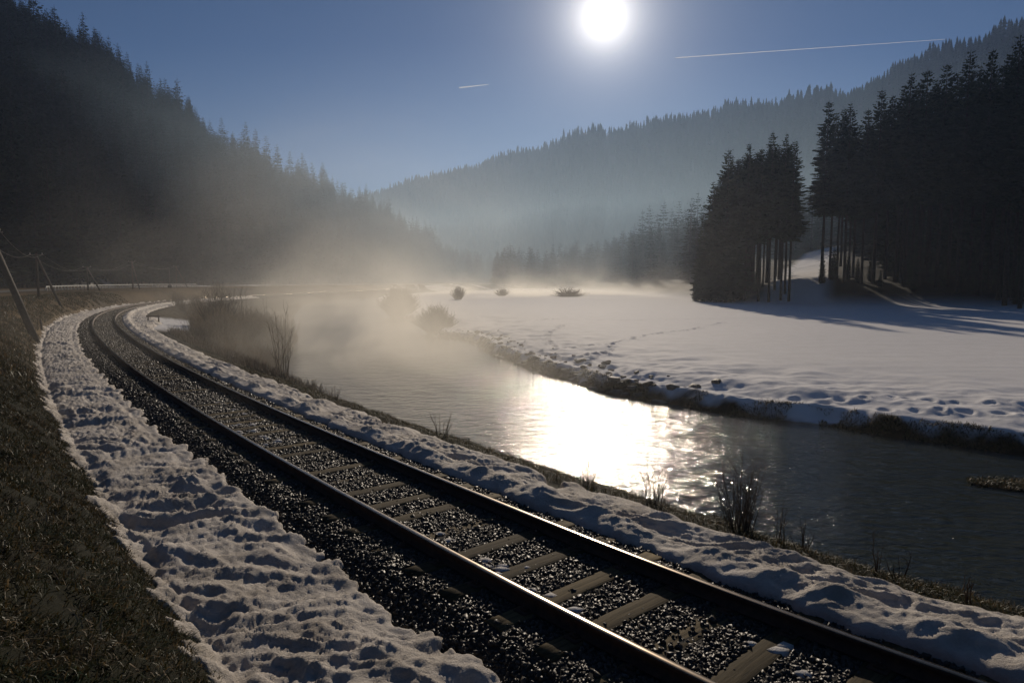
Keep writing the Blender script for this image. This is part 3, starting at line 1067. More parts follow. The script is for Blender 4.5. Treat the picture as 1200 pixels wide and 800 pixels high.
G1 = [(832, 172, 214, 1, 'leftmost spruce of the small grove, with a full crown reaching down to the snow'),
      (849, 168, 177, 1, 'tall full spruce second from the left in the small grove, branches down to the ground'),
      (860, 176, 196, 1, None), (872, 172, 171, 0, 'slim spruce with a pointed top right of the full ones in the small grove'),
      (880, 182, 190, 0, None), (888, 168, 176, 0, None),
      (900, 165, 158, 0, 'tallest spruce of the small grove, crown high above a bare trunk'),
      (907, 178, 172, 0, None), (915, 166, 160, 0, None), (919, 172, 172, 0, None),
      (924, 163, 168, 0, 'rightmost spruce of the small grove, standing beside the gap with the snowy track'),
      (893, 190, 180, 0, None), (866, 190, 200, 0, None), (878, 200, 195, 0, None), (912, 196, 182, 0, None), (842, 186, 205, 1, None), (822, 180, 250, 1, None)]
for px, d, ty, full, lab in G1:
    d = d * 0.81
    x, y = at(px, d)
    z = float(ground_z(np.array([x]), np.array([y]), False)[0][0])
    h = tall(px, d, ty, z)
    if full: put_tree(FULL[rng.integers(3)], x, y, h, rng, lab or 'full spruce packed among its neighbours in the left half of the small grove', 'packed full spruces in the small grove', 34)
    else: put_tree(GROVE[rng.integers(4)], x, y, h, rng, lab or 'bare trunked spruce inside the small grove, hardly told from its neighbours', 'bare trunked spruces inside the small grove', 36)

G2 = [(961, 158, 124, 'leftmost spruce of the big dark stand, right beside the gap with the snowy track'),
      (971, 162, 136, None), (987, 154, 126, 'spruce with a broad flat top, second peak from the left in the big dark stand'),
      (979, 160, 132, None), (998, 158, 150, None), (1008, 150, 132, None),
      (1021, 148, 111, 'pointed spruce third peak from the left along the top of the big dark stand'),
      (1035, 150, 118, None), (1046, 146, 106, None), (1055, 142, 92, 'tall spruce with a star shaped tip in the middle of the big dark stand'),
      (1066, 146, 102, None), (1074, 138, 88, None), (1085, 140, 100, None),
      (1095, 134, 82, 'slender spruce just left of the tallest group in the big dark stand'), (1108, 134, 92, None),
      (1121, 128, 67, 'broad topped tall spruce right of the middle in the big dark stand'), (1133, 132, 84, None),
      (1146, 124, 67, None), (1158, 126, 82, None), (1168, 120, 70, None),
      (1176, 116, 50, 'tallest spruce of the big dark stand, close to the right edge'), (1186, 122, 66, None),
      (1195, 112, 54, 'last tall spruce at the right edge of the photo')]
for px, d, ty, lab in G2:
    d = d * 0.92
    x, y = at(px, d)
    z = float(ground_z(np.array([x]), np.array([y]), False)[0][0])
    put_tree(GROVE[rng.integers(4)], x, y, tall(px, d, ty, z), rng, lab or 'spruce in the crowded front row of the big dark stand', 'spruces in the front row of the big dark stand', 36)
# rows behind
n = 0
while n < 66:
    px = rng.uniform(962, 1290); d0 = np.interp(px, [940, 1200, 1300], [160, 112, 95])
    d = d0 * 0.92 + rng.uniform(8, 75)
    x, y = at(px, d)
    if line_d(np.array([x]), np.array([y]), TRAIL)[0] < 8: continue
    z = float(ground_z(np.array([x]), np.array([y]), False)[0][0])
    topy = np.interp(px, [940, 1021, 1095, 1176, 1300], [146, 124, 98, 72, 30]) + rng.uniform(2, 26)
    h = min(tall(px, d, topy, z), 46)
    if px > 1215: h = min(h, 34)
    k_ = GROVE[rng.integers(4)] if rng.random() < 0.7 else FULL[rng.integers(3)]
    put_tree(k_, x, y, h, rng, 'spruce deep inside the big dark stand on the right', 'spruces deep inside the big dark stand', 36)
    n += 1
for k in range(26):
    px = rng.uniform(834, 914); d = rng.uniform(143, 190)
    x, y = at(px, d)
    z = float(ground_z(np.array([x]), np.array([y]), False)[0][0])
    ty = np.interp(px, [834, 849, 872, 900, 929], [215, 185, 180, 164, 176]) + rng.uniform(2, 16)
    put_tree(GROVE[rng.integers(4)], x, y, tall(px, d, ty, z), rng, 'spruce in the back rows of the small grove, half hidden by the front ones', 'spruces in the back rows of the small grove', 36)
for k in range(22):
    px = [815, 824, 838, 846, 858, 868, 884, 962, 975, 992, 1003, 1019, 1030, 1052, 1068, 1090, 1104, 1127, 1141, 1160, 1178, 1192][k]
    d = np.interp(px, [800, 930, 950, 1200], [138, 140, 138, 100]) + rng.uniform(2, 14)
    x, y = at(px, d)
    put_tree(FULL[rng.integers(3)], x, y, rng.uniform(3.5, 9), rng, 'low young spruce at the foot of the tall trees on the right', 'young spruces along the forest foot', 34)
# misty trees between the grove and the far hill
for i, (px, d, ty) in enumerate([(742, 400, 262), (751, 380, 246), (759, 395, 240), (768, 370, 250), (776, 385, 236), (785, 370, 244), (793, 360, 236), (801, 350, 246), (808, 345, 232), (815, 330, 226), (822, 320, 236), (730, 430, 270), (718, 450, 276), (806, 300, 262), (938, 340, 238), (946, 360, 230), (932, 380, 244)]):
    x, y = at(px, d)
    z = float(ground_z(np.array([x]), np.array([y]), False)[0][0])
    gap = px > 900
    put_tree(MID[rng.integers(5)], x, y, tall(px, d, ty, z), rng,
             'faint hazy spruce seen through the gap above the snowy track' if gap else 'faint misty spruce left of the small grove at the meadow end',
             'hazy spruces behind the gap' if gap else 'misty spruces beyond the meadow', 27)

# left slope: skyline trees, then those below
SKY_TREES = [(28, -8), (60, -12), (75, 22), (97, 34), (115, 26), (128, 44), (143, 52), (153, 60), (163, 70), (185, 80), (205, 98), (219, 98), (232, 120), (247, 142), (254, 145), (268, 143), (280, 158), (295, 147), (306, 155), (318, 163), (330, 172), (345, 180), (359, 181), (370, 192), (382, 192), (393, 208), (405, 215), (413, 225), (424, 219), (432, 216), (440, 232), (458, 233), (470, 245), (485, 254), (495, 264), (505, 261), (516, 275)]
SKYLAB = {1: 'dark spruce on the top left skyline, tallest near the left edge', 4: 'steep spruce on the left skyline with a narrow notch to its right',
          9: 'pointed spruce standing clear on the left skyline above the long drop', 17: 'broad dark spruce on the skyline at the middle of the left slope',
          22: 'spruce beside the skyline step just right of the middle of the left slope', 29: 'tallest misty spruce near the low end of the left skyline',
          31: 'wide misty spruce standing alone right of the skyline notch', 33: 'slim misty spruce between the last two gaps of the left skyline',
          35: 'last separate pointed spruce at the low right end of the left slope'}
for i, (px, ty) in enumerate(SKY_TREES):
    az = math.atan2(px - 600, FOC)
    Rr = float(hillA.ridge(az)) - rng.uniform(0, 20)
    x, y = Rr * math.sin(az), Rr * math.cos(az)
    z = float(ground_z(np.array([x]), np.array([y]), False)[0][0])
    h = float(np.clip(tall(px, y, ty, z), 14, 36))
    put_tree(MID[rng.integers(5)], x, y, h, rng, SKYLAB.get(i, 'spruce along the skyline of the left slope, merging with its neighbours'), 'spruces along the left skyline', 27)
n = 0
while n < 120:
    px = rng.uniform(-10, 545)
    az = math.atan2(px - 600, FOC)
    f0, r0 = float(hillA.foot(az)), float(hillA.ridge(az))
    t = rng.random() ** 1.3 * 0.5
    r_ = f0 + (r0 - f0) * t
    x, y = r_ * math.sin(az), r_ * math.cos(az)
    put_tree(MID[rng.integers(5)], x, y, rng.uniform(17, 29), rng, 'dim spruce in the wooded lower part of the left slope', 'spruces on the lower left slope', 27)
    n += 1


def forest_mass(name, label, pos, hts, wf, tiers, seed):
    rng = np.random.default_rng(seed)
    V, F = [], []
    nv = 0
    x, y, z = pos
    n = len(x)
    seg = 7
    allV, allF = [], []
    base = 0
    for ti in range(tiers):
        t0 = ti / tiers
        zb = 0.06 + 0.94 * t0
        zt = min(0.06 + 0.94 * (t0 + 1.9 / tiers), 1.0)
        rw = wf * (1 - t0) ** 0.85 * (0.8 + 0.4 * rng.random((n, 1))) * hts[:, None] * (0.75 + 0.5 * rng.random((n, seg)))
        th = (np.arange(seg) * 2 * math.pi / seg)[None] + rng.uniform(0, 6.28, (n, 1))
        drop = rng.uniform(-0.025, 0.025, (n, seg))
        ring = np.stack([x[:, None] + np.cos(th) * rw, y[:, None] + np.sin(th) * rw, z[:, None] + hts[:, None] * (zb + drop)], -1)
        top = np.stack([x, y, z + hts * zt], -1)[:, None]
        inner = np.stack([x[:, None] + np.cos(th + .45) * rw * .45, y[:, None] + np.sin(th + .45) * rw * .45, z[:, None] + hts[:, None] * (zb + 0.035 + drop)], -1)
        P = np.concatenate([ring, inner, top], 1)
        m = 2 * seg + 1
        f = []
        for j in range(seg):
            k = (j + 1) % seg
            f += [[j, seg + j, 2 * seg], [seg + j, k, 2 * seg]]
        f = np.array(f)
        allV.append(P.reshape(-1, 3)); allF.append((f[None] + (np.arange(n) * m)[:, None, None]).reshape(-1, 3) + base)
        base += n * m
    return tag(link(name, newmesh(name, np.vstack(allV), None, np.vstack(allF), M['needles'])), label, 'forest', kind='stuff')


KIT = D.collections.new('spruce_kit')
for t_, c_ in MID:
    nt_, nc_ = len(t_.vertices), len(c_.vertices)
    jt = D.meshes.new('spruce')
    va = np.zeros(nt_ * 3, np.float32); t_.vertices.foreach_get('co', va)
    vb = np.zeros(nc_ * 3, np.float32); c_.vertices.foreach_get('co', vb)
    fa = [list(p.vertices) for p in t_.polygons]
    f4 = np.array([f for f in fa if len(f) == 4]); f3 = np.array([f for f in fa if len(f) == 3])
    fb = np.array([list(p.vertices) for p in c_.polygons]) + nt_
    jt = newmesh('spruce', np.concatenate([va, vb]).reshape(-1, 3), f4, np.vstack([f3, fb]), [M['bark'], M['needles']], False,
                 np.concatenate([np.zeros(len(f4)), np.zeros(len(f3)), np.ones(len(fb))]))
    KIT.objects.link(D.objects.new('spruce', jt))


def instanced_forest(name, label, pos, hts, seed):
    """ground points that each carry one of the spruces (stuff: a wood nobody could count)"""
    rg = np.random.default_rng(seed)
    n = len(pos[0])
    me = D.meshes.new(name)
    me.vertices.add(n)
    me.vertices.foreach_set('co', np.stack([pos[0], pos[1], pos[2] - 0.2], 1).astype(np.float32).ravel())
    w_ = rg.uniform(.85, 1.3, n)
    for nm, tp, arr in (('size', 'FLOAT_VECTOR', np.stack([hts / 27 * w_, hts / 27 * w_, hts / 27], 1)), ('turn', 'FLOAT_VECTOR', np.stack([0 * hts, 0 * hts, rg.uniform(0, 6.28, n)], 1)), ('pick', 'INT', rg.integers(0, 5, n))):
        a = me.attributes.new(nm, tp, 'POINT')
        a.data.foreach_set('vector' if 'VEC' in tp else 'value', np.asarray(arr, np.float32 if 'VEC' in tp else np.int32).ravel())
    me.materials.append(M['needles'])
    o = link(name, me)
    ng = D.node_groups.new(name, 'GeometryNodeTree')
    ng.interface.new_socket('Geometry', in_out='INPUT', socket_type='NodeSocketGeometry')
    ng.interface.new_socket('Geometry', in_out='OUTPUT', socket_type='NodeSocketGeometry')
    N, Lk = ng.nodes, ng.links
    gi, go = N.new('NodeGroupInput'), N.new('NodeGroupOutput')
    ci = N.new('GeometryNodeCollectionInfo'); ci.inputs['Collection'].default_value = KIT
    ci.inputs['Separate Children'].default_value = True; ci.inputs['Reset Children'].default_value = True
    ip = N.new('GeometryNodeInstanceOnPoints'); ip.inputs['Pick Instance'].default_value = True
    def at_(nm, dt):
        q = N.new('GeometryNodeInputNamedAttribute'); q.data_type = dt; q.inputs['Name'].default_value = nm
        return q.outputs['Attribute']
    Lk.new(gi.outputs[0], ip.inputs['Points']); Lk.new(ci.outputs[0], ip.inputs['Instance'])
    Lk.new(at_('pick', 'INT'), ip.inputs['Instance Index'])
    Lk.new(at_('turn', 'FLOAT_VECTOR'), ip.inputs['Rotation']); Lk.new(at_('size', 'FLOAT_VECTOR'), ip.inputs['Scale'])
    Lk.new(ip.outputs[0], go.inputs[0])
    md = o.modifiers.new('forest', 'NODES'); md.node_group = ng
    return tag(o, label, 'forest', kind='stuff')


# left slope mass
rng = np.random.default_rng(33)
n = 4600
px = rng.uniform(-330, 556, n)
az = np.arctan2(px - 600, FOC)
f0, r0 = hillA.foot(az), hillA.ridge(az)
t = rng.random(n) * 1.25 - 0.02
rad = f0 + (r0 - f0) * t
x, y = rad * np.sin(az), rad * np.cos(az)
z = ground_z(x, y, False)[0]
hts = rng.uniform(17, 31, n) * np.where((t > 0.75) & (t < 1.2), 0.6, 1.0)
instanced_forest('left_slope_forest', 'dense dark spruce forest covering the left slope', (x, y, z), hts, 1)
# far hill
n = 14000
px = rng.uniform(380, 1330, n)
az = np.arctan2(px - 600, FOC)
f0, r0 = hillB.foot(az), hillB.ridge(az)
t = -0.03 + 1.15 * rng.random(n)
rad = f0 + (r0 - f0) * t
x, y = rad * np.sin(az), rad * np.cos(az)
z = ground_z(x, y, False)[0]
keep = line_d(x, y, TRAIL) > 9
hts = rng.uniform(11, 19, n) * (0.8 + 0.4 * rng.random(n))
forest_mass('far_hill_forest', 'blue hazy conifer forest covering the far hill', (x[keep], y[keep], z[keep]), hts[keep], 0.19, 6, 2)
# wooded rise behind the big stand
n = 900
px = rng.uniform(700, 1500, n)
d = rng.uniform(215, 480, n)
x, y = (px - 600) / FOC * d, d
k = (rise(x, y) > 25) & (line_d(x, y, TRAIL) > 10) & ((np.abs(x - 80 - (y - 185) * .13) > 15) | (y > 330))
x, y = x[k], y[k]
z = ground_z(x, y, False)[0]
d2 = rng.uniform(395, 800, 1500)
x2 = (rng.uniform(530, 900, 1500) - 600) / FOC * d2
k = (x2 > -10) | (d2 > 520)
x = np.concatenate([x, x2[k]]); y = np.concatenate([y, d2[k]])
z = ground_z(x, y, False)[0]
instanced_forest('rise_forest', 'dim forest on the rise behind the big dark stand', (x, y, z), rng.uniform(16, 27, len(x)), 3)


# ------------------------------------------------------------------ shrubs and stalks
def gen_bush(h, spread, stems, fork, r0, seed, mt, upright=0.5, curve=0.25):
    rng = np.random.default_rng(seed)
    mb = MB()
    for k in range(stems):
        a = rng.uniform(0, 6.28); q = rng.random() ** 0.6
        x0, y0 = spread * 0.30 * q * math.cos(a), spread * 0.30 * q * math.sin(a)
        ln_ = rng.uniform(0.5, 1.0)
        H = h * ln_ * math.sqrt(max(1 - (q * (1.15 - upright)) ** 2, 0.03))
        dx, dy = spread * q * ln_ * (1 - upright) * math.cos(a + rng.normal(0, .4)), spread * q * ln_ * (1 - upright) * math.sin(a + rng.normal(0, .4))
        pts = []
        for t in np.linspace(0, 1, 5):
            pts.append((x0 + dx * t ** (1 + curve) + rng.normal(0, .012 * h), y0 + dy * t ** (1 + curve) + rng.normal(0, .012 * h), H * t - 0.05))
        pts = np.array(pts)
        r = r0 * rng.uniform(.6, 1.2)
        mb.tube(pts, r * np.array([1, .85, .65, .42, .15]), 3, False)
        for f_ in range(fork):
            t = rng.uniform(0.25, 0.95)
            b0 = np.array([np.interp(t, np.linspace(0, 1, 5), pts[:, c]) for c in range(3)])
            a2 = rng.uniform(0, 6.28); L_ = H * rng.uniform(0.10, 0.32)
            d_ = np.array([math.cos(a2) * .55, math.sin(a2) * .55, 0.85]) * L_
            mb.tube([b0, b0 + d_ * .5 + rng.normal(0, .02 * h, 3), b0 + d_], r * np.array([.45, .3, .1]), 3, False)
    return mb.mesh('twigs', mt)


def put_bush(name, x, y, me, label, cat, group=None, z=None, sc=1.0):
    if z is None: z = max(float(ground_z(np.array([x]), np.array([y]), True)[0][0]), WATER_Z)
    o = link(name, me, None, (x, y, z))
    o.rotation_euler = (0, 0, random.uniform(0, 6))
    o.scale = (sc, sc, sc)
    return tag(o, label, cat, group)


random.seed(4)
# by the water: round willow bushes on the far bank
bx, by = un(464, 370, -2.1); put_bush('bush', bx + .5, by, gen_bush(4.6, 3.4, 900, 5, 0.085, 1, M['twig'], 0.25), 'large round bare bush at the water edge of the meadow corner', 'bush')
bx, by = un(507, 388, -2.1); put_bush('bush', bx + .3, by, gen_bush(3.0, 2.5, 800, 5, 0.045, 2, M['twig'], 0.25), 'rounded bare bush with a spiky top where the rocky bank meets the river', 'bush')
bx, by = un(537, 351, -1.2); put_bush('bush', bx, by, gen_bush(3.4, 2.2, 220, 3, 0.06, 3, M['twig'], 0.3), 'small misty bush standing alone on the meadow behind the two river bushes', 'bush')
bx, by = un(588, 346.5, -1.2); put_bush('bush', bx, by, gen_bush(2.6, 2.8, 150, 3, 0.07, 4, M['twig'], 0.2), 'faint small bush in the bright mist at the meadow end', 'bush')
bx, by = un(667, 347.5, -1.2); put_bush('bush', bx, by, gen_bush(2.8, 5.5, 260, 3, 0.07, 5, M['twig'], 0.15), 'low wide frosty bush on the far meadow right of centre', 'bush')
# stalk clumps along the near crest
for (px, py, h, sp, st, lab, sd) in [
        (866, 620, 1.25, 0.55, 46, 'dense clump of bare dark stems, biggest on the near riverbank', 1),
        (766, 590, 0.78, 0.35, 12, 'sparse group of bare stalks in front of the sun glitter', 2),
        (688, 569, 0.62, 0.30, 9, 'small thin stalks left of the sun glitter on the crest', 3),
        (914, 636, 0.80, 0.16, 4, 'three straight thin stalks right of the dense clump', 4),
        (940, 645, 0.48, 0.25, 7, 'short fine stalks at the far side of the three straight ones', 5),
        (1028, 676, 0.55, 0.15, 4, 'pale thin stalks at the lower right part of the crest', 6),
        (1053, 683, 0.36, 0.35, 4, 'bent little stem leaning right on the lower crest', 7),
        (1132, 716, 0.62, 0.10, 4, 'rightmost pair of upright stalks above the dark water', 8),
        (518, 513, 0.62, 0.55, 9, 'leaning dry weeds on the crest below the wide water', 9),
        (392, 468, 0.55, 0.25, 6, 'little weeds with seed heads where the crest meets the pale water', 10)]:
    x, y = un(px, py, -0.5)
    z = float(ground_z(np.array([x]), np.array([y]), True)[0][0])
    put_bush('dry_stalks', x, y, gen_bush(h * 1.15, sp, st, 3, 0.011 if st < 30 else 0.010, 200 + sd, M['twig'], 0.45), lab, 'dry plant')
# tall thin bush standing in the mist on the slope by the river
x, y = -9.6, 28.3
put_bush('bush', x, y, gen_bush(3.4, 0.9, 22, 5, 0.014, 31, M['twig'], 0.4), 'tall slender bush with upright bare stems in the river mist', 'bush')
# brown thicket between the bend of the track and the river
TH = [gen_bush(2.9, 1.6, 90, 4, 0.014, 50 + k, M['twig_pale'], 0.35) for k in range(4)]
THD = gen_bush(4.3, 2.3, 330, 4, 0.020, 60, M['twig'], 0.45)
x, y = un(258, 392, -1.0)
put_bush('bush', x, y, THD, 'dark dense bush with a blunt top rising above the brown thicket', 'bush')
rng = np.random.default_rng(44)
k = 0
while k < 80:
    s_ = rng.uniform(30, 66); u_ = rng.uniform(4.6, 13.0)
    x, y, _ = tr_xy(s_, u_)
    x, y = float(x), float(y)
    d_ = float(river_d(np.array([x]), np.array([y]))[0])
    if d_ < 0.3: continue
    if 54 < s_ < 66 and u_ < 6.5: continue
    put_bush('thicket_bush', x, y, TH[rng.integers(4)], 'pale brown bare bush in the misty thicket between track and river', 'bush', 'bushes of the brown thicket', sc=rng.uniform(.35, 0.6) if (u_ < 6 or s_ < 42) else rng.uniform(.6, 1.05))
    k += 1
for k in range(10):
    x, y = at(rng.uniform(185, 235), rng.uniform(85, 110))
    put_bush('hedge_bush', x, y, TH[k % 4], 'low misty brown bush in the row beyond the little wooden frame', 'bush', 'low bushes behind the bend', sc=rng.uniform(.6, .9))
# bare saplings sticking out above the thicket
for (px, ty, d, lab) in [(282, 322, 62, 'thin bare sapling rising just right of the dark blunt bush'), (290, 330, 64, 'shorter bare sapling beside the thin one above the thicket'), (311, 343, 70, 'lone bare sapling at the right end of the thicket')]:
    x, y = at(px, d)
    z = float(ground_z(np.array([x]), np.array([y]), False)[0][0])
    h = EYE + (329 - ty) / FOC * d - z
    put_bush('sapling', x, y, gen_bush(h, 0.8, 3, 8, 0.03, 300 + px, M['twig'], 0.6), lab, 'sapling')

# ------------------------------------------------------------------ rocks of the far bank, with snow caps
rng = np.random.default_rng(51)


def rock_mesh(seed):
    r = np.random.default_rng(seed)
    V = icoV.copy(); F = icoF.copy()
    # one subdivision
    cache = {}; V = list(V); out = []
    def mid(a, b_):
        k_ = (min(a, b_), max(a, b_))
        if k_ not in cache:
            m_ = (V[a] + V[b_]) / 2; V.append(m_ / np.linalg.norm(m_)); cache[k_] = len(V) - 1
        return cache[k_]
    for f in F:
        a, b_, c = f; ab, bc, ca = mid(a, b_), mid(b_, c), mid(c, a)
        out += [[a, ab, ca], [b_, bc, ab], [c, ca, bc], [ab, bc, ca]]
    V = np.array(V)
    V = V * (1 + r.uniform(-.32, .25, (len(V), 1))) * np.array([1.25, 0.95, 0.75])
    V[:, 2] = np.minimum(V[:, 2], 0.42 + 0.2 * V[:, 0])
    return newmesh('rock', V, None, np.array(out), M['rock'])


ROCKS = [rock_mesh(k) for k in range(6)]
Pf = smooth_line(FAR[10:21], 0.3)
for k in range(240):
    i_ = rng.integers(0, len(Pf))
    q = Pf[i_]
    off = 2.6 * rng.random() ** 1.8
    x, y = q[0] + off * 0.9 + rng.normal(0, .2), q[1] + off * 0.35 + rng.normal(0, .2)
    z = float(ground_z(np.array([x]), np.array([y]), True)[0][0])
    o = link('rock', ROCKS[rng.integers(6)], None, (x, y, max(z, WATER_Z) + 0.02))
    r_ = 0.07 + 0.22 * rng.random() ** 2.5
    o.scale = (r_, r_, r_)
    o.rotation_euler = (rng.normal(0, .2), rng.normal(0, .2), rng.uniform(0, 6))
    tag(o, 'dark rock half sunk in snow on the far riverbank', 'rock', 'rocks along the far bank')
# low grassy bar at the right edge of the water
x, y = un(1190, 572, WATER_Z)
V, F = [], []
n1_, n2_ = 26, 14
for i in range(n1_):
    for j in range(n2_):
        a_, b_ = i / (n1_ - 1) * 2 - 1, j / (n2_ - 1) * 2 - 1
        h_ = 0.15 * max(0, 1 - a_ * a_ - b_ * b_) ** .6 - 0.06 + 0.05 * float(pn(np.array([a_ * 4]), np.array([b_ * 3]), 5)[0])
        V.append((x + a_ * 1.9 + .8, y + b_ * .65 - a_ * .5, WATER_Z + h_))
for i in range(n1_ - 1):
    for j in range(n2_ - 1):
        F.append([i * n2_ + j, (i + 1) * n2_ + j, (i + 1) * n2_ + j + 1, i * n2_ + j + 1])
bar_mat = simple('bar_turf', (0.02, 0.02, 0.008), (0.05, 0.04, 0.015), 6, 0.9, 20, 0.6, 0.03, spec=0.05)
tag(link('river_bar', newmesh('river_bar', V, F, None, bar_mat, True)), kind='structure')

rg_ = np.random.default_rng(91)
bx_, by_ = rg_.uniform(-1, 1, 5000), rg_.uniform(-1, 1, 5000)
k = bx_ ** 2 + by_ ** 2 < 0.85
bx_, by_ = bx_[k], by_[k]
V, F4, F3 = blades(x + bx_ * 1.9 + .8, y + by_ * .65 - bx_ * .5, np.full(len(bx_), WATER_Z + 0.02), 0.16 * rg_.uniform(.4, 1.5, len(bx_)), 0.018, 1.3, rg_)
tag(link('bar_grass', newmesh('bar_grass', V, F4, F3, M['grass'])), 'brown grass on the low bar at the right edge of the river', 'grass', kind='stuff')

# ------------------------------------------------------------------ poles and wires
def pole(px, py, zt, foot, label, r=0.12, hooks=True):
    z0 = float(ground_z(np.array([px]), np.array([py]), False)[0][0]) - 0.3
    e = empty('telegraph_pole', (px, py, z0), 0, label, 'pole', 'telegraph poles beside the railway')
    mb = MB(); mb.tube([(0, 0, 0), (0, 0, (zt - z0) * .5), (0, 0, zt - z0)], [r, r * .9, r * .75], 10)
    link('post', mb.mesh('post', M['pole'], True), e)
    fz = float(ground_z(np.array([foot[0]]), np.array([foot[1]]), False)[0][0]) - 0.25
    mb = MB(); mb.tube([(foot[0] - px, foot[1] - py, fz - z0), (0.02, -0.02, zt - z0 - 0.25)], [r, r * .8], 10)
    link('strut', mb.mesh('strut', M['pole'], True), e)
    mb = MB(); mb.tube([(-.75, 0, zt - z0 - .18), (.75, 0, zt - z0 - .18)], 0.035, 6)
    arm = link('crossarm', mb.mesh('crossarm', M['wire'], True), e)
    for sx in (-.6, .6):
        mb = MB(); mb.tube([(sx, 0, zt - z0 - .18), (sx, 0, zt - z0 - .06), (sx, 0, zt - z0 + .04)], [.02, .045, .03], 8)
        link('insulator', mb.mesh('insulator', M['galv'], True), arm)
    return (px, py, zt - .1), e


tops = []
for args in [((-14.0, 12.0), 6.4, (-11.4, 9.6), 'pole out of the picture beside the camera'),
             ((-29.2, 38.5), 5.95, (-25.36, 36.4), 'nearest telegraph pole with its thick leaning strut footed in the snow at left', 0.19),
             ((-47.2, 68.2), 5.8, (-43.6, 66.4), 'second telegraph pole with strut, rising from the brown bank'),
             ((-67.5, 109), 5.4, (-63.0, 105), 'third telegraph pole with strut, thin and misty before the guard rail'),
             ((-72.5, 131), 6.9, (-69, 127), 'fourth telegraph pole with strut, left of the round signal'),
             ((-93, 190), 7.2, (-89, 188), 'farthest faint telegraph pole near the start of the thicket')]:
    (p_, zt, ft, lab) = args[:4]
    if lab.startswith('pole out'):
        tops.append((p_[0], p_[1], zt)); continue
    tp, e = pole(p_[0], p_[1], zt, ft, lab, *args[4:])
    tops.append(tp)
for side_ in (-.6, .6):
    for i in range(1, len(tops) - 1):
        a_, b_ = np.array(tops[i]), np.array(tops[i + 1])
        a_ = a_ + [side_, 0, 0]; b_ = b_ + [side_, 0, 0]
        t = np.linspace(0, 1, 24)[:, None]
        P = a_ * (1 - t) + b_ * t
        P[:, 2] -= 4 * (1.1 if i > 1 else .8) * (t * (1 - t))[:, 0]
        mb = MB(); mb.tube(P, 0.008, 4)
        which = ['', 'nearest and second', 'second and third', 'third and fourth', 'fourth and farthest'][i]
        tag(link('wire', mb.mesh('wire', M['wire'], True)), 'sagging %s wire between the %s poles' % ('roadside' if side_ < 0 else 'trackside', which), 'wire', 'wires along the poles')
# bracket on the nearest strut
# small marker stake in the snow
x, y = un(49, 390, -0.3)
z = float(ground_z(np.array([x]), np.array([y]), False)[0][0])
mb = MB(); mb.tube([(0, 0, -.2), (0.0, 0, .45), (-0.05, 0, .75)], [.07, .065, .05], 7)
tag(link('stake', mb.mesh('stake', M['pole'], True), None, (x, y, z)), 'short dark stake in the snow behind the nearest pole strut', 'stake')
# little wooden frame in the snow
x, y = un(180, 378, -0.4)
z = float(ground_z(np.array([x]), np.array([y]), False)[0][0])
e = empty('wooden_frame', (x, y, z), 0.1, 'low wooden frame of posts and a rail in the snow by the bend', 'frame')
for sx in (-.42, .42):
    mb = MB(); mb.box((sx, 0, .32), (.09, .09, .8)); link('post', mb.mesh('post', M['pole']), e)
mb = MB(); mb.box((0, -0.065, .6), (1.1, .035, .13)); link('crossbar', mb.mesh('crossbar', M['pole']), e)
# round signal
x, y = at(200.5, 140)
z = float(ground_z(np.array([x]), np.array([y]), False)[0][0])
e = empty('railway_signal', (x, y, z), 0, 'misty signal post with a dark round lamp housing beside the far bend', 'signal')
mb = MB(); mb.tube([(0, 0, -.2), (0, 0, 3.7)], [.07, .05], 8); link('post', mb.mesh('post', M['darkbox'], True), e)
zc = EYE + (329 - 336) / FOC * 140 - z
mb = MB(); mb.tube([(0, -.14, zc), (0, .14, zc)], [.45, .45], 16); mb.box((0, 0, zc - .1), (.5, .22, .9)); hd = link('signal_head', mb.mesh('signal_head', M['darkbox']), e)
mb = MB(); mb.tube([(0, -.15, zc + .1), (0, -.26, zc + .1)], [.12, .14], 10); link('lens_hood', mb.mesh('lens_hood', M['darkbox'], True), hd)

# ------------------------------------------------------------------ guard rail along the road
def guard(name, L, label, zoff=0.0):
    L = smooth_line(L, 2.0)
    z = ground_z(L[:, 0], L[:, 1], False)[0]
    e = empty(name, (L[0][0], L[0][1], float(z[0])), 0, label, 'guard rail')
    o = np.array(e.location)
    bm = MB()
    for dz, r in ((0.66, .03), (0.74, .05), (0.82, .03)):
        P = np.stack([L[:, 0], L[:, 1], z + dz], 1)
        P[0, 2] -= 0.6
        bm.tube(P - o, r, 4)
    link('beam', bm.mesh('beam', M['galv'], True), e)
    for k, q in enumerate(L[1:]):
        if k >= 98: break
        mb = MB(); mb.box((q[0] - o[0], q[1] - o[1] + .08, z[k + 1] + .35 - o[2]), (.1, .1, .9)); link('post', mb.mesh('post', M['galv']), e)


guard('guard_rail', [(-71, 104), (-76.5, 117), (-81, 131), (-86, 150), (-89.5, 172), (-90, 195)], 'pale guard rail on posts along the road at the left')
P = smooth_line([(-84, 232), (-70, 268), (-52, 308), (-17, 382), (28, 478)], 4.0)
guard('guard_rail', [(-84, 232), (-70, 268), (-52, 308), (-17, 382)], 'long faint guard rail line across the valley behind the river')

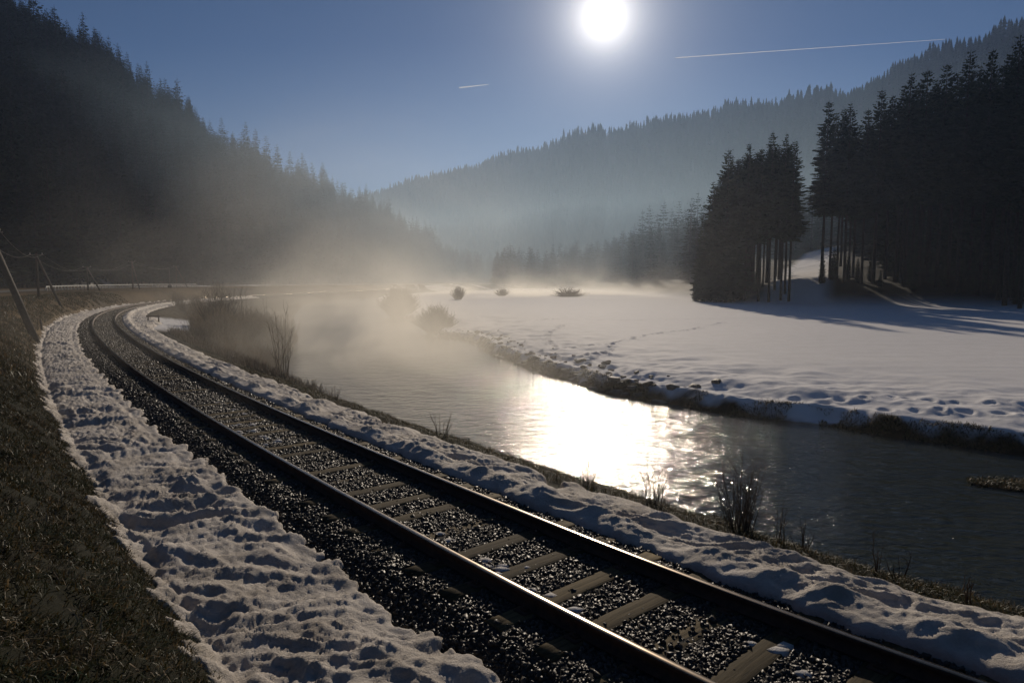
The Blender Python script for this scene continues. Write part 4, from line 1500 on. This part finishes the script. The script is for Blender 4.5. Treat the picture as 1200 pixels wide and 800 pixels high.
# ------------------------------------------------------------------ vapour trails
def contrail(px0, py0, px1, py1, w, label, k=0.85):
    def P(px, py):
        r_ = ray(px, py); d = 9000.0 / r_[2]
        return np.array([r_[0] * d, r_[1] * d, 9000.0])
    a_, b_ = P(px0, py0), P(px1, py1)
    n = 60
    rg = np.random.default_rng(int(px0))
    t = np.linspace(0, 1, n)[:, None]
    pts = a_ * (1 - t) + b_ * t
    pts[:, 2] += rg.normal(0, w * 0.15, n)
    rad = w * (1.25 - 0.85 * t[:, 0]) * (1 + rg.normal(0, .12, n))
    rad[-1] *= .2; rad[0] *= .2
    mb = MB(); mb.tube(pts, rad, 8)
    return tag(link('contrail', mb.mesh('contrail', M['contrail'], True)), label, 'contrail')


m, nt, b, out = mat('ice_vapour')
b.inputs['Base Color'].default_value = (0.8, 0.8, 0.8, 1)
trl = nt.nodes.new('ShaderNodeBsdfTranslucent'); trl.inputs['Color'].default_value = (.8, .8, .8, 1)
tp = nt.nodes.new('ShaderNodeBsdfTransparent')
mx = nt.nodes.new('ShaderNodeMixShader'); mx.inputs[0].default_value = 0.40
nt.links.new(tp.outputs[0], mx.inputs[1]); nt.links.new(trl.outputs[0], mx.inputs[2])
nt.links.new(mx.outputs[0], out.inputs['Surface'])
M['contrail'] = m
contrail(790, 68, 1110, 46, 15, 'long thin white vapour trail crossing the sky right of the sun')
contrail(538, 103, 573, 99, 30, 'short white vapour trail left of and below the sun')

# ------------------------------------------------------------------ air: haze box, then the mist over the river
def volume_box(name, lo, hi, density=None, color=(1, 1, 1), g=0.0, label=None):
    mb = MB()
    c = [(a + b_) / 2 for a, b_ in zip(lo, hi)]; d = [b_ - a for a, b_ in zip(lo, hi)]
    mb.box(c, d)
    m, nt, b, out = mat(name + '_air')
    nt.nodes.remove(b)
    v = nt.nodes.new('ShaderNodeVolumePrincipled')
    v.inputs['Color'].default_value = (*color, 1)
    v.inputs['Anisotropy'].default_value = g
    v.inputs['Density'].default_value = density or 0
    nt.links.new(v.outputs[0], out.inputs['Volume'])
    o = link(name, mb.mesh(name, m))
    tag(o, label, kind='stuff')
    return o, nt, v, m


volume_box('haze', (-2300, -80, -5), (2300, 2100, HAZE_TOP), HAZE_DENSITY, (0.36, 0.55, 0.98), 0.4, 'thin blue air haze filling the valley')
volume_box('valley_mist', (-900, 230, -4.6), (1100, 1300, 80), 0.0010, (0.46, 0.64, 0.80), 0.5, 'pale layer of mist lying low in the valley')

o, nt, v, m = volume_box('mist', (-115, 12, WATER_Z - 0.5), (110, 300, 26), None, (1.0, 0.97, 0.91), 0.6, 'low pale mist drifting over the river and meadow end')
gm = nt.nodes.new('ShaderNodeNewGeometry')
mp = nt.nodes.new('ShaderNodeMapping'); mp.inputs['Scale'].default_value = (1, 0.7, 1.3)
nt.links.new(gm.outputs['Position'], mp.inputs['Vector'])
ns = noise(nt, 0.06, 4, 0.65, mp.outputs[0], 0.8)
sp = nt.nodes.new('ShaderNodeSeparateXYZ'); nt.links.new(gm.outputs['Position'], sp.inputs[0])


def mathn(op, a_, b_=None, c=None, clamp=False):
    q = nt.nodes.new('ShaderNodeMath'); q.operation = op; q.use_clamp = clamp
    for i_, vv in enumerate((a_, b_, c)):
        if vv is None: continue
        if isinstance(vv, (int, float)): q.inputs[i_].default_value = vv
        else: nt.links.new(vv, q.inputs[i_])
    return q.outputs[0]


# puffs
puff = mathn('MULTIPLY', mathn('SUBTRACT', ns.outputs['Fac'], 0.42), 4.2, clamp=True)
hz = mathn('EXPONENT', mathn('MULTIPLY', mathn('ADD', sp.outputs['Z'], 2.3), -0.30))
hz2 = mathn('EXPONENT', mathn('MULTIPLY', mathn('ADD', sp.outputs['Z'], 2.3), -0.34))
# where it lies: over the river (line from (12,20) to (-45,160)) and over the meadow end
axis = mathn('ADD', sp.outputs['X'], mathn('MULTIPLY', mathn('SUBTRACT', sp.outputs['Y'], 20.0), 0.36))
axis = mathn('SUBTRACT', axis, 3.0)
rv = mathn('EXPONENT', mathn('MULTIPLY', mathn('POWER', mathn('ABSOLUTE', mathn('DIVIDE', axis, 16.0)), 2.0), -1.0))
ramp_y = mathn('MULTIPLY', mathn('SUBTRACT', sp.outputs['Y'], 14.0), 1 / 34.0, clamp=True)
ramp_y2 = mathn('SUBTRACT', 1.0, mathn('MULTIPLY', mathn('SUBTRACT', sp.outputs['Y'], 230.0), 1 / 60.0, clamp=True))
rv = mathn('MULTIPLY', rv, mathn('ADD', mathn('MULTIPLY', ramp_y, 0.78), 0.22))
me_end = mathn('MULTIPLY', mathn('MULTIPLY', mathn('SUBTRACT', sp.outputs['Y'], 150.0), 1 / 50.0, clamp=True),
               mathn('SUBTRACT', 1.0, mathn('MULTIPLY', mathn('SUBTRACT', mathn('ABSOLUTE', mathn('SUBTRACT', sp.outputs['X'], 8.0)), 22.0), 1 / 22.0, clamp=True)))
loc2 = mathn('ADD', mathn('POWER', mathn('ABSOLUTE', mathn('DIVIDE', mathn('ADD', sp.outputs['X'], 12.0), 9.0)), 2.0), mathn('POWER', mathn('ABSOLUTE', mathn('DIVIDE', mathn('SUBTRACT', sp.outputs['Y'], 46.0), 22.0)), 2.0))
rv = mathn('ADD', rv, mathn('MULTIPLY', mathn('EXPONENT', mathn('MULTIPLY', loc2, -1.0)), 6.0))
where = mathn('ADD', mathn('MULTIPLY', rv, hz), mathn('MULTIPLY', mathn('MULTIPLY', me_end, hz2), 3.2))
den = mathn('MULTIPLY', puff, mathn('MULTIPLY', where, ramp_y2))
nt.links.new(mathn('MULTIPLY', den, 0.023), v.inputs['Density'])
m.cycles.volume_step_rate = 0.4
